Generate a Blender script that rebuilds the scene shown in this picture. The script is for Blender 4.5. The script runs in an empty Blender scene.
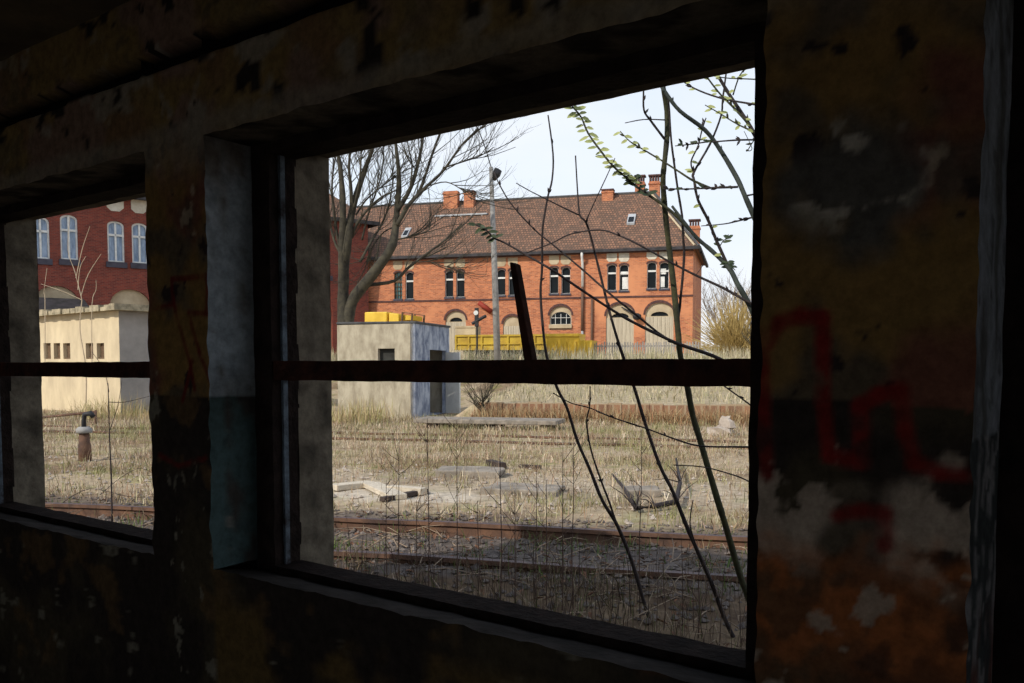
import bpy, math, random
import numpy as np
from mathutils import Vector, Matrix, noise
from mathutils.geometry import tessellate_polygon

# ------------------------------------------------------------------ camera, sky, sun, exposure
SC = bpy.context.scene
COL = SC.collection
EYE = 1.55                      # eye height above the ground
FPX = 880.0                     # focal length in pixels of the 1024 frame
HOR = 366.0                     # image row of the horizon
YAW = math.atan2(0.603, 0.797)
CAM = Vector((0.0, -1.447, EYE))
F = Vector((-math.sin(YAW), math.cos(YAW), 0))
R = Vector((math.cos(YAW), math.sin(YAW), 0))
cd = bpy.data.cameras.new('camera')
cd.sensor_width = 36.0
cd.lens = FPX / 1024 * 36
PITCH = math.radians(3.3)        # the camera looks a little downwards
PPY = HOR + FPX * math.tan(PITCH)   # image row of the optical axis
cd.shift_y = (PPY - 341.5) / 1024
cd.clip_start = 0.05
cd.clip_end = 2000
cam = bpy.data.objects.new('camera', cd)
COL.objects.link(cam)
cam.location = CAM
cam.rotation_euler = (math.pi / 2 - PITCH, 0, YAW)
SC.camera = cam

SC.view_settings.view_transform = 'Standard'
SC.view_settings.look = 'None'
SC.view_settings.gamma = 1
SC.view_settings.use_curve_mapping = False
SC.view_settings.exposure = 0.0

W = bpy.data.worlds.new('sky')
SC.world = W
W.use_nodes = True
wn, wl = W.node_tree.nodes, W.node_tree.links
wn.clear()
w_out = wn.new('ShaderNodeOutputWorld')
w_bg = wn.new('ShaderNodeBackground')
w_tc = wn.new('ShaderNodeTexCoord')
w_sep = wn.new('ShaderNodeSeparateXYZ')
w_ramp = wn.new('ShaderNodeValToRGB')
e = w_ramp.color_ramp.elements
e[0].position = 0.0
e[0].color = (0.90, 0.94, 0.99, 1)
e[1].position = 0.75
e[1].color = (0.46, 0.58, 0.80, 1)
el = e.new(0.20)
el.color = (0.80, 0.89, 1.0, 1)
w_noise = wn.new('ShaderNodeTexNoise')
w_noise.inputs['Scale'].default_value = 3.0
w_noise.inputs['Detail'].default_value = 4
w_map = wn.new('ShaderNodeMapping')
w_map.inputs['Scale'].default_value = (1, 1, 3)
w_cl = wn.new('ShaderNodeMapRange')
w_cl.inputs['From Min'].default_value = 0.42
w_cl.inputs['From Max'].default_value = 0.72
w_cl.inputs['To Max'].default_value = 0.75
w_mix = wn.new('ShaderNodeMixRGB')
w_mix.inputs['Color2'].default_value = (0.93, 0.95, 0.99, 1)
wl.new(w_tc.outputs['Generated'], w_sep.inputs[0])
wl.new(w_sep.outputs['Z'], w_ramp.inputs[0])
wl.new(w_tc.outputs['Generated'], w_map.inputs[0])
wl.new(w_map.outputs[0], w_noise.inputs['Vector'])
wl.new(w_noise.outputs['Fac'], w_cl.inputs['Value'])
wl.new(w_cl.outputs[0], w_mix.inputs['Fac'])
wl.new(w_ramp.outputs[0], w_mix.inputs['Color1'])
wl.new(w_mix.outputs[0], w_bg.inputs[0])
w_bg.inputs[1].default_value = 1.06
wl.new(w_bg.outputs[0], w_out.inputs[0])

sd = bpy.data.lights.new('sun', 'SUN')
sd.energy = 3.6
sd.angle = math.radians(0.53)
sd.color = (1.0, 0.93, 0.82)
sun = bpy.data.objects.new('sun', sd)
COL.objects.link(sun)
sun_h = (R * -0.75 + F * -0.66).normalized()
SUN_EL = math.radians(34)
to_sun = sun_h * math.cos(SUN_EL) + Vector((0, 0, math.sin(SUN_EL)))
sun.rotation_euler = to_sun.to_track_quat('Z', 'Y').to_euler()
sun.location = (0, -6, 12)

SC.cycles.use_denoising = True
SC.cycles.max_bounces = 10
SC.cycles.diffuse_bounces = 6
SC.cycles.sample_clamp_indirect = 4

# ------------------------------------------------------------------ coordinate helpers
TRK = math.radians(22.1)                     # tracks and far building are turned this much from the wall
E_ = Vector((math.cos(TRK), math.sin(TRK), 0))
N_ = Vector((-math.sin(TRK), math.cos(TRK), 0))


UP_ = Vector((0, 0, 1))
FP_ = F * math.cos(PITCH) - UP_ * math.sin(PITCH)
UPP_ = UP_ * math.cos(PITCH) + F * math.sin(PITCH)


def ray(x, y):
    """view direction through image position x, y, scaled to one metre of level depth"""
    v = FP_ + R * ((x - 512) / FPX) + UPP_ * ((PPY - y) / FPX)
    return v / v.dot(F)


def P(x, y, d):
    """world point seen at image position x, y at level depth d"""
    return CAM + d * ray(x, y)


def ES(e, s, z=0.0):
    """world point from track coordinates (along, away from the eye) and height"""
    q = CAM + E_ * e + N_ * s
    return Vector((q.x, q.y, z))


def toES(p):
    q = Vector(p) - CAM
    return q.dot(E_), q.dot(N_)


def sst(a, b, x):
    t = max(0.0, min(1.0, (x - a) / (b - a)))
    return t * t * (3 - 2 * t)


def terrain(p):
    e, s = toES(p)
    z = 0.02 * noise.noise(Vector((p[0] * 0.5, p[1] * 0.5, 1))) + 0.015 * noise.noise(Vector((p[0] * 2, p[1] * 2, 4)))
    # bed of the near track
    z += 0.035 * sst(5.6, 6.2, s) * (1 - sst(6.5, 7.0, s))
    z -= 0.03 * sst(6.8, 7.2, s) * (1 - sst(8.0, 8.5, s))
    # bank behind the low retaining wall (right) or a gentle ramp (left)
    kr = sst(-8.6, -7.6, e)
    right = 0.46 * sst(24.55, 24.62, s) + 1.45 * max(0, min(1, (s - 24.6) / 20)) + 0.3 * max(0, min(1, (s - 45) / 10))
    left = 1.9 * sst(29, 45, s) + 0.3 * max(0, min(1, (s - 45) / 10))
    return z + kr * right + (1 - kr) * left


def G(p):
    return Vector((p[0], p[1], terrain(p)))


def GP(x, y):
    """point of the flat near ground seen at image position x, y"""
    v = ray(x, y)
    return G(CAM + v * (-EYE / v.z))


def GD(x, y):
    return -EYE / ray(x, y).z


# ------------------------------------------------------------------ materials
MATS = {}


def mat(name, c1, c2=None, scale=6.0, rough=0.85, bump=0.0, bscale=None, metal=0.0, lo=0.35, hi=0.65, c3=None, spec=0.3, stretch=None):
    m = bpy.data.materials.new(name)
    m.use_nodes = True
    n, l = m.node_tree.nodes, m.node_tree.links
    b = n['Principled BSDF']
    b.inputs['Roughness'].default_value = rough
    b.inputs['Metallic'].default_value = metal
    b.inputs['Specular IOR Level'].default_value = spec
    tc = n.new('ShaderNodeTexCoord')
    vec = tc.outputs['Object']
    if stretch:
        mp = n.new('ShaderNodeMapping')
        mp.inputs['Scale'].default_value = stretch
        l.new(vec, mp.inputs[0])
        vec = mp.outputs[0]
    nz = n.new('ShaderNodeTexNoise')
    nz.inputs['Scale'].default_value = scale
    nz.inputs['Detail'].default_value = 6
    nz.inputs['Roughness'].default_value = 0.65
    l.new(vec, nz.inputs['Vector'])
    if c2 is None:
        c2 = tuple(v * 0.7 for v in c1)
    rp = n.new('ShaderNodeValToRGB')
    el = rp.color_ramp.elements
    el[0].position, el[0].color = lo, (*c2, 1)
    el[1].position, el[1].color = hi, (*c1, 1)
    if c3 is not None:
        x = el.new(min(0.95, hi + 0.12))
        x.color = (*c3, 1)
    l.new(nz.outputs['Fac'], rp.inputs[0])
    l.new(rp.outputs[0], b.inputs['Base Color'])
    if bump:
        nb = n.new('ShaderNodeTexNoise')
        nb.inputs['Scale'].default_value = bscale or scale * 3
        nb.inputs['Detail'].default_value = 5
        l.new(vec, nb.inputs['Vector'])
        bp = n.new('ShaderNodeBump')
        bp.inputs['Strength'].default_value = bump
        bp.inputs['Distance'].default_value = 0.02
        l.new(nb.outputs['Fac'], bp.inputs['Height'])
        l.new(bp.outputs[0], b.inputs['Normal'])
    MATS[name] = m
    return m


def brick_mat(name, c1, c2, mortar, bw=0.25, bh=0.085, ms=0.012, dirt=(0.08, 0.05, 0.04), roof=False, dirt_amt=0.5, patch=None):
    m = bpy.data.materials.new(name)
    m.use_nodes = True
    n, l = m.node_tree.nodes, m.node_tree.links
    b = n['Principled BSDF']
    b.inputs['Roughness'].default_value = 0.9
    b.inputs['Specular IOR Level'].default_value = 0.2
    tc = n.new('ShaderNodeTexCoord')
    sp = n.new('ShaderNodeSeparateXYZ')
    l.new(tc.outputs['Object'], sp.inputs[0])
    ad = n.new('ShaderNodeMath')
    ad.operation = 'ADD'
    l.new(sp.outputs['X'], ad.inputs[0])
    if not roof:
        l.new(sp.outputs['Y'], ad.inputs[1])
    cb = n.new('ShaderNodeCombineXYZ')
    l.new(ad.outputs[0], cb.inputs['X'])
    l.new(sp.outputs['Z'], cb.inputs['Y'])
    bt = n.new('ShaderNodeTexBrick')
    bt.inputs['Scale'].default_value = 1
    bt.inputs['Brick Width'].default_value = bw
    bt.inputs['Row Height'].default_value = bh
    bt.inputs['Mortar Size'].default_value = ms
    bt.inputs['Color1'].default_value = (*c1, 1)
    bt.inputs['Color2'].default_value = (*c2, 1)
    bt.inputs['Mortar'].default_value = (*mortar, 1)
    l.new(cb.outputs[0], bt.inputs['Vector'])
    nz = n.new('ShaderNodeTexNoise')
    nz.inputs['Scale'].default_value = 0.9
    nz.inputs['Detail'].default_value = 7
    nz.inputs['Roughness'].default_value = 0.7
    l.new(tc.outputs['Object'], nz.inputs['Vector'])
    mr = n.new('ShaderNodeMapRange')
    mr.inputs['From Min'].default_value = 0.45
    mr.inputs['From Max'].default_value = 0.8
    mr.inputs['To Max'].default_value = dirt_amt
    l.new(nz.outputs['Fac'], mr.inputs['Value'])
    mx = n.new('ShaderNodeMixRGB')
    mx.inputs['Color2'].default_value = (*dirt, 1)
    l.new(mr.outputs[0], mx.inputs['Fac'])
    l.new(bt.outputs['Color'], mx.inputs['Color1'])
    last = mx.outputs[0]
    if patch is not None:
        nz2 = n.new('ShaderNodeTexNoise')
        nz2.inputs['Scale'].default_value = 0.22
        nz2.inputs['Detail'].default_value = 5
        nz2.inputs['Roughness'].default_value = 0.6
        mp = n.new('ShaderNodeMapping')
        mp.inputs['Location'].default_value = (3.1, 7.7, 1.3)
        l.new(tc.outputs['Object'], mp.inputs[0])
        l.new(mp.outputs[0], nz2.inputs['Vector'])
        mr2 = n.new('ShaderNodeMapRange')
        mr2.inputs['From Min'].default_value = 0.54
        mr2.inputs['From Max'].default_value = 0.64
        l.new(nz2.outputs['Fac'], mr2.inputs['Value'])
        mx2 = n.new('ShaderNodeMixRGB')
        mx2.inputs['Color2'].default_value = (*patch, 1)
        l.new(mr2.outputs[0], mx2.inputs['Fac'])
        l.new(last, mx2.inputs['Color1'])
        last = mx2.outputs[0]
    l.new(last, b.inputs['Base Color'])
    MATS[name] = m
    return m


def attr_mat(name, attr='paint', rough=0.9, var=0.35, scale=30.0, bump=0.3, bscale=60.0, transl=0.0):
    m = bpy.data.materials.new(name)
    m.use_nodes = True
    n, l = m.node_tree.nodes, m.node_tree.links
    b = n['Principled BSDF']
    b.inputs['Roughness'].default_value = rough
    b.inputs['Specular IOR Level'].default_value = 0.04
    at = n.new('ShaderNodeAttribute')
    at.attribute_name = attr
    tc = n.new('ShaderNodeTexCoord')
    nz = n.new('ShaderNodeTexNoise')
    nz.inputs['Scale'].default_value = scale
    nz.inputs['Detail'].default_value = 6
    nz.inputs['Roughness'].default_value = 0.7
    l.new(tc.outputs['Object'], nz.inputs['Vector'])
    mr = n.new('ShaderNodeMapRange')
    mr.inputs['From Min'].default_value = 0.3
    mr.inputs['From Max'].default_value = 0.7
    mr.inputs['To Min'].default_value = 1 - var
    mr.inputs['To Max'].default_value = 1 + var
    l.new(nz.outputs['Fac'], mr.inputs['Value'])
    mx = n.new('ShaderNodeMixRGB')
    mx.blend_type = 'MULTIPLY'
    mx.inputs['Fac'].default_value = 1
    l.new(at.outputs['Color'], mx.inputs['Color1'])
    l.new(mr.outputs[0], mx.inputs['Color2'])
    l.new(mx.outputs[0], b.inputs['Base Color'])
    if bump:
        nb = n.new('ShaderNodeTexNoise')
        nb.inputs['Scale'].default_value = bscale
        nb.inputs['Detail'].default_value = 6
        l.new(tc.outputs['Object'], nb.inputs['Vector'])
        bp = n.new('ShaderNodeBump')
        bp.inputs['Strength'].default_value = bump
        bp.inputs['Distance'].default_value = 0.01
        l.new(nb.outputs['Fac'], bp.inputs['Height'])
        l.new(bp.outputs[0], b.inputs['Normal'])
    MATS[name] = m
    return m


attr_mat('plaster_paint')
attr_mat('ground_earth', var=0.4, scale=7.0, bump=0.9, bscale=18.0)
attr_mat('dry_blades', var=0.15, scale=3.0, bump=0)
mat('dark_wood', (0.030, 0.021, 0.018), (0.012, 0.009, 0.008), 14, 0.9, 0.5, 60, spec=0.04)
mat('rusty_iron', (0.065, 0.024, 0.015), (0.02, 0.011, 0.010), 18, 0.9, 0.4, spec=0.08)
mat('peeled_blue_paint', (0.15, 0.19, 0.23), (0.03, 0.025, 0.025), 14, 0.9, 0.5, spec=0.05)
mat('interior_plaster', (0.26, 0.21, 0.13), (0.10, 0.08, 0.06), 2.5, 0.95, 0.4)
mat('interior_floor', (0.12, 0.10, 0.085), (0.05, 0.045, 0.04), 5, 0.95, 0.5)
mat('outer_render', (0.42, 0.38, 0.30), (0.24, 0.22, 0.19), 9, 0.95, 0.6)
mat('roof_felt', (0.10, 0.10, 0.10), (0.05, 0.05, 0.05), 4, 0.95)
mat('rail_rust', (0.175, 0.092, 0.055), (0.07, 0.042, 0.032), 5, 0.85, 0.3)
mat('rail_head', (0.10, 0.06, 0.055), (0.05, 0.034, 0.034), 9, 0.6, 0.2)
mat('sleeper_wood', (0.14, 0.10, 0.075), (0.06, 0.045, 0.035), 6, 0.95, 0.5)
mat('stone', (0.20, 0.165, 0.14), (0.065, 0.052, 0.046), 3.0, 0.95, 0.3)
brick_mat('orange_brick', (0.60, 0.205, 0.085), (0.30, 0.085, 0.04), (0.44, 0.25, 0.155), dirt=(0.24, 0.085, 0.05), dirt_amt=0.6, patch=(0.58, 0.245, 0.12))
brick_mat('red_brick', (0.26, 0.055, 0.033), (0.14, 0.032, 0.024), (0.20, 0.09, 0.07), dirt=(0.07, 0.03, 0.025), dirt_amt=0.7)
brick_mat('roof_tile', (0.29, 0.15, 0.092), (0.13, 0.08, 0.055), (0.07, 0.048, 0.038), bw=0.19, bh=0.17, ms=0.022, dirt=(0.12, 0.085, 0.065), roof=True, dirt_amt=0.7)
brick_mat('bank_brick', (0.30, 0.15, 0.085), (0.18, 0.10, 0.065), (0.34, 0.25, 0.16), bw=0.22, bh=0.5, ms=0.03, dirt=(0.30, 0.2, 0.11), dirt_amt=0.8)
mat('gutter_dark', (0.05, 0.045, 0.05), (0.02, 0.02, 0.02), 3, 0.7)
mat('cream_plaster', (0.52, 0.43, 0.29), (0.36, 0.28, 0.18), 1.2, 0.9)
mat('white_plaster', (0.66, 0.62, 0.52), (0.48, 0.43, 0.34), 2.0, 0.9)
mat('beige_boards', (0.52, 0.455, 0.34), (0.36, 0.31, 0.23), 3, 0.9, 0.3, stretch=(6, 6, 0.4))
mat('dark_glass', (0.012, 0.016, 0.018), (0.008, 0.01, 0.012), 2, 0.25, spec=0.12)
mat('curtained_glass', (0.33, 0.42, 0.55), (0.14, 0.20, 0.29), 1.8, 0.25, spec=0.5, stretch=(3, 3, 0.7))
mat('green_glass', (0.10, 0.22, 0.22), (0.05, 0.12, 0.13), 3, 0.3)
mat('white_paint', (0.75, 0.75, 0.72), (0.55, 0.55, 0.52), 5, 0.6)
mat('bluish_stone', (0.075, 0.07, 0.09), (0.045, 0.042, 0.055), 3, 0.8)
mat('soot_brick', (0.13, 0.06, 0.05), (0.05, 0.03, 0.03), 5, 0.9)
mat('zinc', (0.45, 0.46, 0.47), (0.30, 0.31, 0.32), 3, 0.6)
mat('drain_brown', (0.16, 0.09, 0.06), (0.10, 0.06, 0.04), 3, 0.7)
mat('red_paint', (0.30, 0.04, 0.02), (0.2, 0.03, 0.02), 4, 0.7)
mat('yellow_paint', (0.76, 0.50, 0.055), (0.62, 0.38, 0.03), 1.5, 0.55)
mat('faded_yellow_paint', (0.52, 0.36, 0.035), (0.34, 0.21, 0.025), 1.6, 0.6)
mat('black_iron', (0.03, 0.03, 0.035), (0.015, 0.015, 0.015), 5, 0.6)
mat('pole_concrete', (0.34, 0.33, 0.31), (0.22, 0.21, 0.20), 4, 0.9)
mat('hut_concrete', (0.46, 0.405, 0.30), (0.24, 0.20, 0.14), 2.6, 0.95, 0.4, lo=0.3, hi=0.6, stretch=(1.3, 1.3, 0.6))
mat('hut_blue_shade_peeling', (0.40, 0.43, 0.49), (0.13, 0.155, 0.22), 2.6, 0.9, 0.2, lo=0.38, hi=0.62, stretch=(1.3, 1.3, 0.8))  # bluish shade put into the colour, with peeling mottles
mat('hut_lit_patch_white', (0.75, 0.74, 0.70), (0.60, 0.59, 0.55), 3, 0.7)
mat('dark_recess', (0.05, 0.05, 0.045), (0.025, 0.025, 0.022), 3, 0.95)
mat('ochre_render', (0.64, 0.53, 0.35), (0.48, 0.39, 0.26), 1.3, 0.95, stretch=(1, 1, 0.5))
mat('grey_shaded_render_and_fence', (0.34, 0.31, 0.28), (0.25, 0.23, 0.21), 1.3, 0.95)  # ochre hut's shaded side with the shade put in; also fence grey
mat('mossy_slab', (0.44, 0.37, 0.25), (0.17, 0.145, 0.095), 4, 0.95, 0.6)
mat('shutter_brown', (0.16, 0.10, 0.055), (0.10, 0.06, 0.035), 6, 0.8)
mat('slab_concrete', (0.31, 0.265, 0.215), (0.15, 0.13, 0.105), 5, 0.95, 0.4)
mat('pale_timber', (0.62, 0.54, 0.42), (0.42, 0.36, 0.28), 5, 0.9, 0.3, stretch=(1, 5, 5))
mat('dark_timber', (0.07, 0.05, 0.04), (0.03, 0.022, 0.02), 6, 0.9)
mat('pale_rock', (0.47, 0.40, 0.33), (0.28, 0.23, 0.19), 3, 0.95, 0.4)
mat('bark_dark', (0.045, 0.032, 0.03), (0.02, 0.016, 0.016), 20, 0.85, 0.3)
mat('bark_green', (0.055, 0.055, 0.022), (0.022, 0.022, 0.012), 16, 0.8, 0.3)
mat('bark_grey_green', (0.05, 0.06, 0.05), (0.022, 0.028, 0.025), 14, 0.8, 0.3)
mat('bark_tree', (0.075, 0.065, 0.042), (0.025, 0.022, 0.018), 3, 0.9, 0.4)
mat('bark_far', (0.30, 0.25, 0.21), (0.2, 0.17, 0.14), 3, 0.9)
mat('bark_pale', (0.50, 0.40, 0.28), (0.35, 0.27, 0.18), 4, 0.9)
mat('stalk_brown', (0.13, 0.08, 0.06), (0.07, 0.045, 0.035), 12, 0.9)
mat('willow_yellow', (0.52, 0.39, 0.15), (0.34, 0.24, 0.09), 2, 0.8)
mat('young_leaf', (0.40, 0.42, 0.17), (0.26, 0.29, 0.10), 9, 0.6)
mat('dark_leaf', (0.05, 0.07, 0.03), (0.03, 0.045, 0.02), 9, 0.6)
M = MATS


# ------------------------------------------------------------------ mesh builder and tagging
class MB:
    def __init__(self):
        self.v, self.f, self.mi, self.cur = [], [], [], 0

    def quadbox(self, pts):
        """8 points: bottom four then top four, counter-clockwise"""
        o = len(self.v)
        self.v += [Vector(p) for p in pts]
        for q in ((3, 2, 1, 0), (4, 5, 6, 7), (0, 1, 5, 4), (1, 2, 6, 5), (2, 3, 7, 6), (3, 0, 4, 7)):
            self.f.append(tuple(o + i for i in q))
            self.mi.append(self.cur)
        return self

    def box(self, x0, x1, y0, y1, z0, z1):
        return self.quadbox([(x0, y0, z0), (x1, y0, z0), (x1, y1, z0), (x0, y1, z0),
                             (x0, y0, z1), (x1, y0, z1), (x1, y1, z1), (x0, y1, z1)])

    def poly(self, pts, flip=False):
        o = len(self.v)
        self.v += [Vector(p) for p in pts]
        ids = tuple(range(o, o + len(pts)))
        self.f.append(ids[::-1] if flip else ids)
        self.mi.append(self.cur)
        return self

    def prism(self, loop, offset):
        """closed solid: polygon loop (3-D points) swept by offset"""
        o = len(self.v)
        n = len(loop)
        off = Vector(offset)
        self.v += [Vector(p) for p in loop] + [Vector(p) + off for p in loop]
        self.f.append(tuple(range(o + n - 1, o - 1, -1)))
        self.f.append(tuple(range(o + n, o + 2 * n)))
        for i in range(n):
            j = (i + 1) % n
            self.f.append((o + i, o + j, o + n + j, o + n + i))
        self.mi += [self.cur] * (n + 2)
        return self

    def tube(self, pts, radii, n=6, cap=True):
        pts = [Vector(p) for p in pts]
        if not isinstance(radii, (list, tuple)):
            radii = [radii] * len(pts)
        o = len(self.v)
        up = Vector((0, 0, 1))
        prev = None
        for i, p in enumerate(pts):
            a = pts[max(0, i - 1)]
            b = pts[min(len(pts) - 1, i + 1)]
            t = (b - a)
            if t.length < 1e-9:
                t = up.copy()
            t.normalize()
            if prev is None:
                s = t.cross(up)
                if s.length < 0.1:
                    s = t.cross(Vector((1, 0, 0)))
            else:
                s = prev - t * prev.dot(t)
                if s.length < 1e-6:
                    s = t.cross(Vector((1, 0, 0)))
            s.normalize()
            prev = s
            u = t.cross(s)
            for k in range(n):
                an = 2 * math.pi * k / n
                self.v.append(p + (s * math.cos(an) + u * math.sin(an)) * radii[i])
        for i in range(len(pts) - 1):
            for k in range(n):
                k2 = (k + 1) % n
                self.f.append((o + i * n + k, o + i * n + k2, o + (i + 1) * n + k2, o + (i + 1) * n + k))
                self.mi.append(self.cur)
        if cap:
            self.f.append(tuple(o + k for k in range(n))[::-1])
            self.f.append(tuple(o + (len(pts) - 1) * n + k for k in range(n)))
            self.mi += [self.cur] * 2
        return self

    def lump(self, c, r, seed, rough=0.3, n=(8, 5), sq=(1, 1, 1)):
        """irregular rounded stone"""
        o = len(self.v)
        c = Vector(c)
        nu, nv = n
        for j in range(nv + 1):
            th = math.pi * j / nv
            for i in range(nu):
                ph = 2 * math.pi * i / nu
                d = Vector((math.sin(th) * math.cos(ph), math.sin(th) * math.sin(ph), math.cos(th)))
                k = 1 + rough * noise.noise(d * 1.7 + Vector((seed * 3.1, seed, 0)))
                self.v.append(c + Vector((d.x * sq[0], d.y * sq[1], d.z * sq[2])) * r * k)
        for j in range(nv):
            for i in range(nu):
                i2 = (i + 1) % nu
                self.f.append((o + j * nu + i, o + (j + 1) * nu + i, o + (j + 1) * nu + i2, o + j * nu + i2))
                self.mi.append(self.cur)
        return self

    def build(self, name, m, parent=None, world=False, smooth=False, bevel=0.0):
        me = bpy.data.meshes.new(name)
        vs = self.v
        if world and parent is not None:
            inv = Matrix.LocRotScale(parent.location, parent.rotation_euler, None).inverted()
            vs = [inv @ p for p in vs]
        me.from_pydata([tuple(p) for p in vs], [], self.f)
        ms = m if isinstance(m, (list, tuple)) else [m]
        for x in ms:
            me.materials.append(M[x])
        if len(ms) > 1:
            me.polygons.foreach_set('material_index', self.mi)
        if smooth:
            me.polygons.foreach_set('use_smooth', [True] * len(me.polygons))
        me.validate()
        me.update()
        o = bpy.data.objects.new(name, me)
        COL.objects.link(o)
        if parent is not None:
            o.parent = parent
        if bevel:
            bv = o.modifiers.new('bevel', 'BEVEL')
            bv.width = bevel
            bv.segments = 2
            bv.limit_method = 'ANGLE'
        return o


def tag(o, label=None, cat=None, group=None, kind=None):
    if label:
        o['label'] = label
    if cat:
        o['category'] = cat
    if group:
        o['group'] = group
    if kind:
        o['kind'] = kind
    return o


def thing(name, label, cat, loc, rotz=0.0, group=None, kind=None):
    o = bpy.data.objects.new(name, None)
    COL.objects.link(o)
    o.empty_display_size = 0.2
    o.location = loc
    o.rotation_euler = (0, 0, rotz)
    return tag(o, label, cat, group, kind)


def struct(o, label, cat):
    return tag(o, label, cat, kind='structure')


# ------------------------------------------------------------------ the dark room: window wall
XL, XR = -5.2, 1.9                 # room extent
CEIL = EYE + 1.07
TH = 0.375                          # wall thickness
ROOM_D = 4.2
Z0, Z1 = EYE - 0.572, EYE + 0.632   # inner opening sill and head
OPEN = [(-4.03, -2.453), (-2.154, -0.566), (-0.24, 1.34)]
STILE = 0.08
FY0, FY1 = 0.153, 0.25             # frame front and back
OZ0, OZ1 = EYE - 0.66, EYE + 0.629  # outer opening
DADO = EYE - 0.06


def wall_px(x, y):
    """X, Z on the inner wall face seen at image x, y"""
    v = ray(x, y)
    d = 1.447 / v.y
    return v.x * d, EYE + v.z * d


STROKES_PX = [
    [(171.5, 279), (206.6, 276.6), (206.6, 314), (189, 313)],
    [(152.8, 309), (174, 305)],
    [(172, 281), (176, 314), (190, 361), (195, 389)],
    [(189, 314), (199.6, 351.5), (212, 388)],
    [(192.6, 361), (183, 400)],
    [(160, 455), (178, 466), (206, 458)],
    [(764, 335), (762, 370), (766, 475)],
    [(768, 342), (778, 324), (800, 316), (822, 318), (823, 340), (823, 400), (829, 455), (862, 462), (861, 405), (880, 394), (902, 391),
     (905, 430), (915, 462), (940, 472), (962, 474)],
    [(838, 515), (860, 510), (885, 513), (886, 545)],
]
STROKES = []
for st in STROKES_PX:
    q = [wall_px(*p) for p in st]
    STROKES += [(q[i], q[i + 1]) for i in range(len(q) - 1)]


def seg_d(x, z, s):
    (ax, az), (bx, bz) = s
    dx, dz = bx - ax, bz - az
    L = dx * dx + dz * dz
    t = 0 if L == 0 else max(0, min(1, ((x - ax) * dx + (z - az) * dz) / L))
    return math.hypot(x - ax - t * dx, z - az - t * dz)


def nz(x, z, sc, seed=0.0, octv=4):
    return noise.fractal(Vector((x * sc, z * sc, seed)), 0.9, 2.0, octv)


def mixc(a, b, t):
    return tuple(a[i] * (1 - t) + b[i] * t for i in range(3))


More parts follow.
